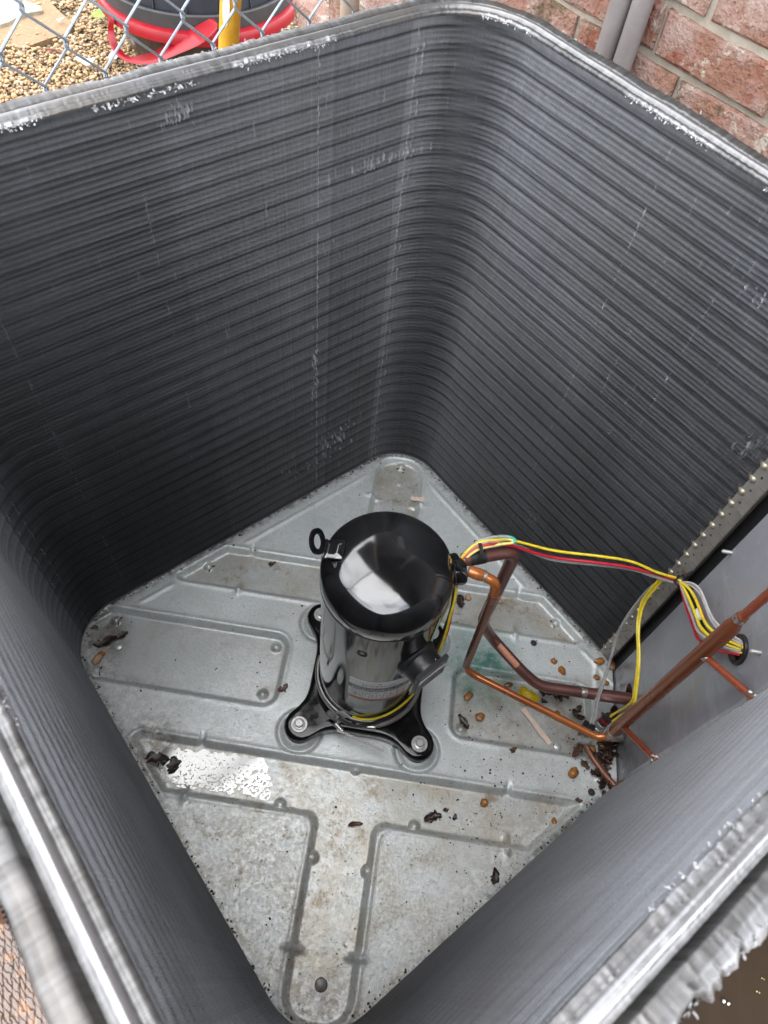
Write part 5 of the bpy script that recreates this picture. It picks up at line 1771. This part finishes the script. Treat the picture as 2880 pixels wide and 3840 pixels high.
pb = [((.3011, .0829, .0), .0058, M_PEB_O, 'small round orange pebble nearest the thick pipe on the right of the pan'),
      ((.3144, .0687, .0), .0075, M_PEB_O, 'angular orange pebble halfway between the thick pipe and the tube sheet'),
      ((.3786, .0961, .0), .0090, M_PEB_O, 'big round orange pebble just at the foot of the tube sheet'),
      ((.3723, .0667, .0), .0062, M_PEB_O, 'oval orange pebble on the white crease left of the grey leads'),
      ((.3870, .0604, .0), .0058, M_PEB_O, 'orange pebble under the grey leads near the pan edge'),
      ((.3316, -.0940, .0), .0092, M_PEB_O, 'amber pebble in a drop of water near the front right coil wall'),
      ((.3783, -.0459, .0), .0072, M_PEB_B, 'pointed brown pebble under the riser beside the maroon stub'),
      ((.3634, -.0521, .0), .0064, M_PEB_O, 'orange pebble touching the dull copper line below the sensor'),
      ((-.4293, -.0346, -.0095), .0088, M_PEB_T, 'pale tan pebble, the larger of the two in the left corner of the pan'),
      ((-.4262, -.0250, -.0095), .0065, M_PEB_O, 'small orange pebble touching the tan one in the left corner of the pan'),
      ((.1510, .1801, -.0095), .0068, M_PEB_T, 'light tan pebble in the channel behind the discharge pipe'),
      ((.2080, .1830, -.0095), .0050, M_PEB_T, 'tan pebble half hidden behind the two falling pipes'),
      ((.1650, .0033, -.0095), .0082, M_PEB_O, 'round orange pebble in the green stained corner of the right recess'),
      ((.1852, -.0274, -.0095), .0076, M_PEB_O, 'round orange pebble in the middle of the right recess'),
      ((.2294, .0334, -.0095), .0056, M_PEB_B, 'dark brown pebble in the right recess above the orange pipe'),
      ((.3015, -.0028, -.0095), .0060, M_PEB_T, 'tan pebble peeping out behind the orange pipe, the left of two'),
      ((.3094, -.0052, -.0095), .0066, M_PEB_O, 'orange pebble peeping out behind the orange pipe, the right of two'),
      ((.2004, -.1555, -.0095), .0072, M_PEB_O, 'orange pebble alone in the right arm of the front channel'),
      ((.3063, -.1674, -.0095), .0060, M_PEB_O, 'orange pebble at the boss in the end of the front channel'),
      ((.3985, .0900, .0), .0085, M_PEB_B, 'brown lump wedged between the tube sheet foot and the grey panel')]
for i, (p, s, m_, lb) in enumerate(pb):
    pebble(p, s, m_, lb, 40 + i)
lv = [((.1912, .0822, -.007), .030, .014, 1.9, M_LEAF, 'wet black leaf in the green stain under the maroon pipe'),
      ((.1600, -.0394, -.008), .026, .011, 2.0, M_LEAF, 'black leaf shred by the boss at the right recess corner'),
      ((.1257, -.1882, -.008), .026, .014, .2, M_LEAF, 'largest black leaf piece in the right arm of the front channel'),
      ((.0149, -.2143, -.008), .021, .006, .3, M_LEAFBR, 'thin curved leaf stalk where the front channel arms meet the leg'),
      ((.1445, -.1739, -.008), .008, .005, .6, M_LEAF, 'tiny square black leaf bit above the larger leaf in the front channel'),
      ((.1576, -.1820, -.008), .009, .006, 1.6, M_LEAF, 'tiny black leaf bit right of the larger leaf in the front channel'),
      ((.2177, -.2534, .002), .021, .011, 1.5, M_LEAF, 'black split leaf on the flat plate near the front right coil wall'),
      ((-.4271, -.0036, -.008), .036, .014, .35, M_LEAF, 'wet black leaf strip in the left corner of the pan'),
      ((-.4051, .0108, -.008), .020, .009, .6, M_LEAF, 'black leaf bit above the ring mark in the left corner of the pan'),
      ((-.4510, .0150, -.003), .012, .006, .2, M_LEAFBR, 'brown seed husk by the coil in the left corner of the pan'),
      ((-.2906, -.1699, -.006), .034, .018, .5, M_LEAF, 'black rotten leaf at the left end of the white water film'),
      ((-.266, -.173, -.0055), .020, .017, 2.1, M_LEAF, 'black rotten leaf lump standing in the white water film'),
      ((-.1305, -.0347, .002), .018, .010, .9, M_LEAFBR, 'brown leaf crumb on the plate between the left recess and the foot'),
      ((-.1968, .1850, -.007), .013, .009, .2, M_LEAF, 'small black leaf bit in the left arm of the back channel'),
      ((.1390, .1701, -.006), .021, .015, 1.1, M_LEAF, 'black leaf piece in the back channel beside the compressor fittings'),
      ((.3020, .2530, .001), .010, .006, 2.4, M_LEAF, 'tiny leaf bit at the foot of the right back coil wall'),
      ((.2400, -.0735, .002), .012, .007, 1.1, M_LEAFBR, 'brown leaf bit below the lower edge of the right recess'),
      ((.3403, -.1323, .002), .010, .006, .4, M_LEAFBR, 'reddish seed case on the plate near the front right coil wall'),
      ((.3376, -.0560, .006), .034, .013, 1.2, M_LEAFBR, 'folded brown leaf hanging below the sensor block')]
for i, (p, l_, w_, ro, m_, lb) in enumerate(lv):
    leaf('dead_leaf', p, l_, w_, ro, .16, 60 + i, m_, lb)
r7 = random.Random(77)
clump = [(.3380, .0000, 3, .008), (.3144, .0216, 4, .010), (.285, .0223, 3, .010), (.392, .0020, 5, .010), (.3748, -.0575, 5, .010), (.3890, -.0634, 6, .010), (.3650, -.0834, 8, .012), (.3937, -.0426, 5, .008), (.3840, -.1020, 6, .010), (.372, -.068, 5, .010)]
names = ['by the sensor boots', 'under the thick maroon pipe', 'beside the golden leaf', 'under the pipe hole of the grey panel', 'right of the dull copper line', 'at the foot of the grey panel', 'left of the dull copper line', 'below the maroon stub', 'under the crossing copper lines', 'close along the dull copper line']
for ci, ((x, y, k, sp2), nm) in enumerate(zip(clump, names)):
    for j in range(k):
        p = (x + r7.gauss(0, sp2 * .6), y + r7.gauss(0, sp2 * .6), .002 + r7.uniform(0, .005))
        if p[0] > .396:
            p = (.396, p[1], p[2])
        leaf('dead_leaf', p, r7.uniform(.010, .022), r7.uniform(.006, .013), r7.uniform(0, 6), r7.uniform(.3, .9), 200 + ci * 20 + j, M_LEAF if r7.random() < .7 else M_LEAFBR,
             'small dark wet leaf in the clump ' + nm, 'leaf', 'leaf clump ' + nm, r7.uniform(-.5, .5))
leaf('golden_leaf', (.2575, .0135, .004), .033, .023, -.6, .5, 91, M_GOLDLEAF, 'crumpled shiny golden yellow leaf touching the orange pipe')
def sliver(pts, wd, th, label):
    V, F = [], []
    P = [Vector(p) for p in pts]
    for i, p in enumerate(P):
        d = (P[min(i + 1, len(P) - 1)] - P[max(i - 1, 0)]).normalized()
        s = Vector((-d.y, d.x, 0)) * wd * (1 if isinstance(wd, float) else 1) * (.85 + .3 * rng.random())
        V += [p - s, p + s, p + s + Vector((0, 0, th)), p - s + Vector((0, 0, th))]
    n = len(P)
    for i in range(n - 1):
        for k in range(4):
            F.append((i * 4 + k, i * 4 + 4 + k, i * 4 + 4 + (k + 1) % 4, i * 4 + (k + 1) % 4))
    F += [(0, 1, 2, 3), tuple((n - 1) * 4 + 3 - k for k in range(4))]
    o = obj('wood_sliver', V, F, M_SLIVER, None, False)
    return tag(o, label, 'wood sliver')
sliver([(.2535, -.0030, -.006), (.268, -.0190, -.0065), (.284, -.0365, -.0070), (.2985, -.0525, -.0075)], .0040, .0012, 'long pale wood sliver lying slanting below the orange pipe')
sliver([(.0279, .3640, .0010), (.035, .3625, .0012), (.042, .3622, .0035), (.0535, .3664, .0010)], .0040, .0010, 'short pinkish wood scrap across the groove behind the compressor')
# grit scattered over the pan, chalky crumbs and grime along the coil foot
V, F = [], []
r8 = random.Random(88)
def fleck(V, F, p, s):
    a = r8.uniform(0, 6)
    k = r8.randint(3, 5)
    b0 = len(V)
    for i in range(k):
        q = a + 2 * math.pi * i / k
        rr = s * r8.uniform(.4, 1.2)
        V.append((p[0] + rr * math.cos(q), p[1] + rr * math.sin(q), p[2] + r8.uniform(.0004, .0012)))
    V.append((p[0], p[1], p[2] + s * .35 + .0006))
    for i in range(k):
        F.append((b0 + i, b0 + (i + 1) % k, b0 + k))
def pan_z(x, y):
    i = int(round(((x - o0.x) * AX.x + (y - o0.y) * AX.y + .035) / (W + .07) * (N_ - 1)))
    j = int(round(((x - o0.x) * BX.x + (y - o0.y) * BX.y + .035) / (W + .07) * (N_ - 1)))
    return float(Z[min(max(i, 0), N_ - 1), min(max(j, 0), N_ - 1)])
c = 0
while c < 1150:
    x, y = r8.uniform(-.46, .39), r8.uniform(-.46, .46)
    if abs(x) + abs(y) > .485:
        continue
    dn = .10 + 1.2 * math.exp(-((x - .37) ** 2 + (y + .07) ** 2) / .0012) + .5 * math.exp(-((x - .33) ** 2 + (y - .0) ** 2) / .003) + .9 * math.exp(-((x - .25) ** 2 + (y + .06) ** 2) / .022) + .35 * math.exp(-((x - .01) ** 2 + (y - .38) ** 2) / .004) + .3 * math.exp(-((x - .22) ** 2 + (y + .18) ** 2) / .004)
    if r8.random() > dn:
        continue
    fleck(V, F, (x, y, pan_z(x, y)), r8.choice([.0005, .0006, .0008, .0008, .0011, .0018]) * r8.uniform(.7, 1.4))
    c += 1
o = obj('grit', V, F, M_SPECK, None, False)
tag(o, 'black specks of grit scattered over the galvanised pan', 'grit', kind='stuff')
V, F = [], []
for _ in range(900):
    s = r8.uniform(0, LT)
    p, nn, tt = path_at([s])
    q = p[0] - nn[0] * abs(r8.gauss(.0, .0028))
    if q[0] > .396:
        continue
    fleck(V, F, (q[0], q[1], max(0, pan_z(q[0], q[1]))), r8.choice([.0004, .0005, .0007, .0010, .0022]))
o = obj('edge_grime', V, F, M_SPECK, None, False)
tag(o, 'dark grime and leaf crumbs along the foot of the coil walls', 'grime', kind='stuff')
V, F = [], []
for _ in range(420):
    s = r8.uniform(acc3, acc5 - .25) if r8.random() < .75 else r8.uniform(acc2 + .40, acc3 - .02)
    p, nn, tt = path_at([s])
    q = p[0] - nn[0] * abs(r8.gauss(.0006, .0015))
    fleck(V, F, (q[0], q[1], max(0, pan_z(q[0], q[1]))), r8.uniform(.0006, .0018))
o = obj('chalk_crumbs', V, F, M_CRUMB, None, False)
tag(o, 'white chalky crumbs along the foot of the front left coil wall', 'crumbs', kind='stuff')
o = pebble((-.2150, -.2790, .002), .0042, M_WHITE, 'single white bead at the foot of the front left coil wall', 5, .9)
o.name = 'bead'
o['category'] = 'bead'
# dried drops standing on the plate
bmd = bmesh.new()
c = 0
while c < 700:
    x, y = r8.uniform(-.35, .30), r8.uniform(-.45, .05)
    if abs(x) + abs(y) > .475 or math.hypot(x, y + .005) < .15:
        continue
    dn = .25 + .9 * math.exp(-((x) ** 2 + (y + .30) ** 2) / .02) + .7 * math.exp(-((x + .22) ** 2 + (y + .03) ** 2) / .006)
    if r8.random() > dn:
        continue
    s = r8.uniform(.0006, .0016)
    bmesh.ops.create_icosphere(bmd, subdivisions=1, radius=s, matrix=Matrix.Translation((x, y, pan_z(x, y) + s * .1)) @ Matrix.Diagonal((r8.uniform(.9, 1.6), 1, .45, 1)))
    c += 1
o = bmobj('water_drops', bmd, M_DROP)
tag(o, 'clear water drops standing on the front of the galvanised pan', 'water drops', kind='stuff')
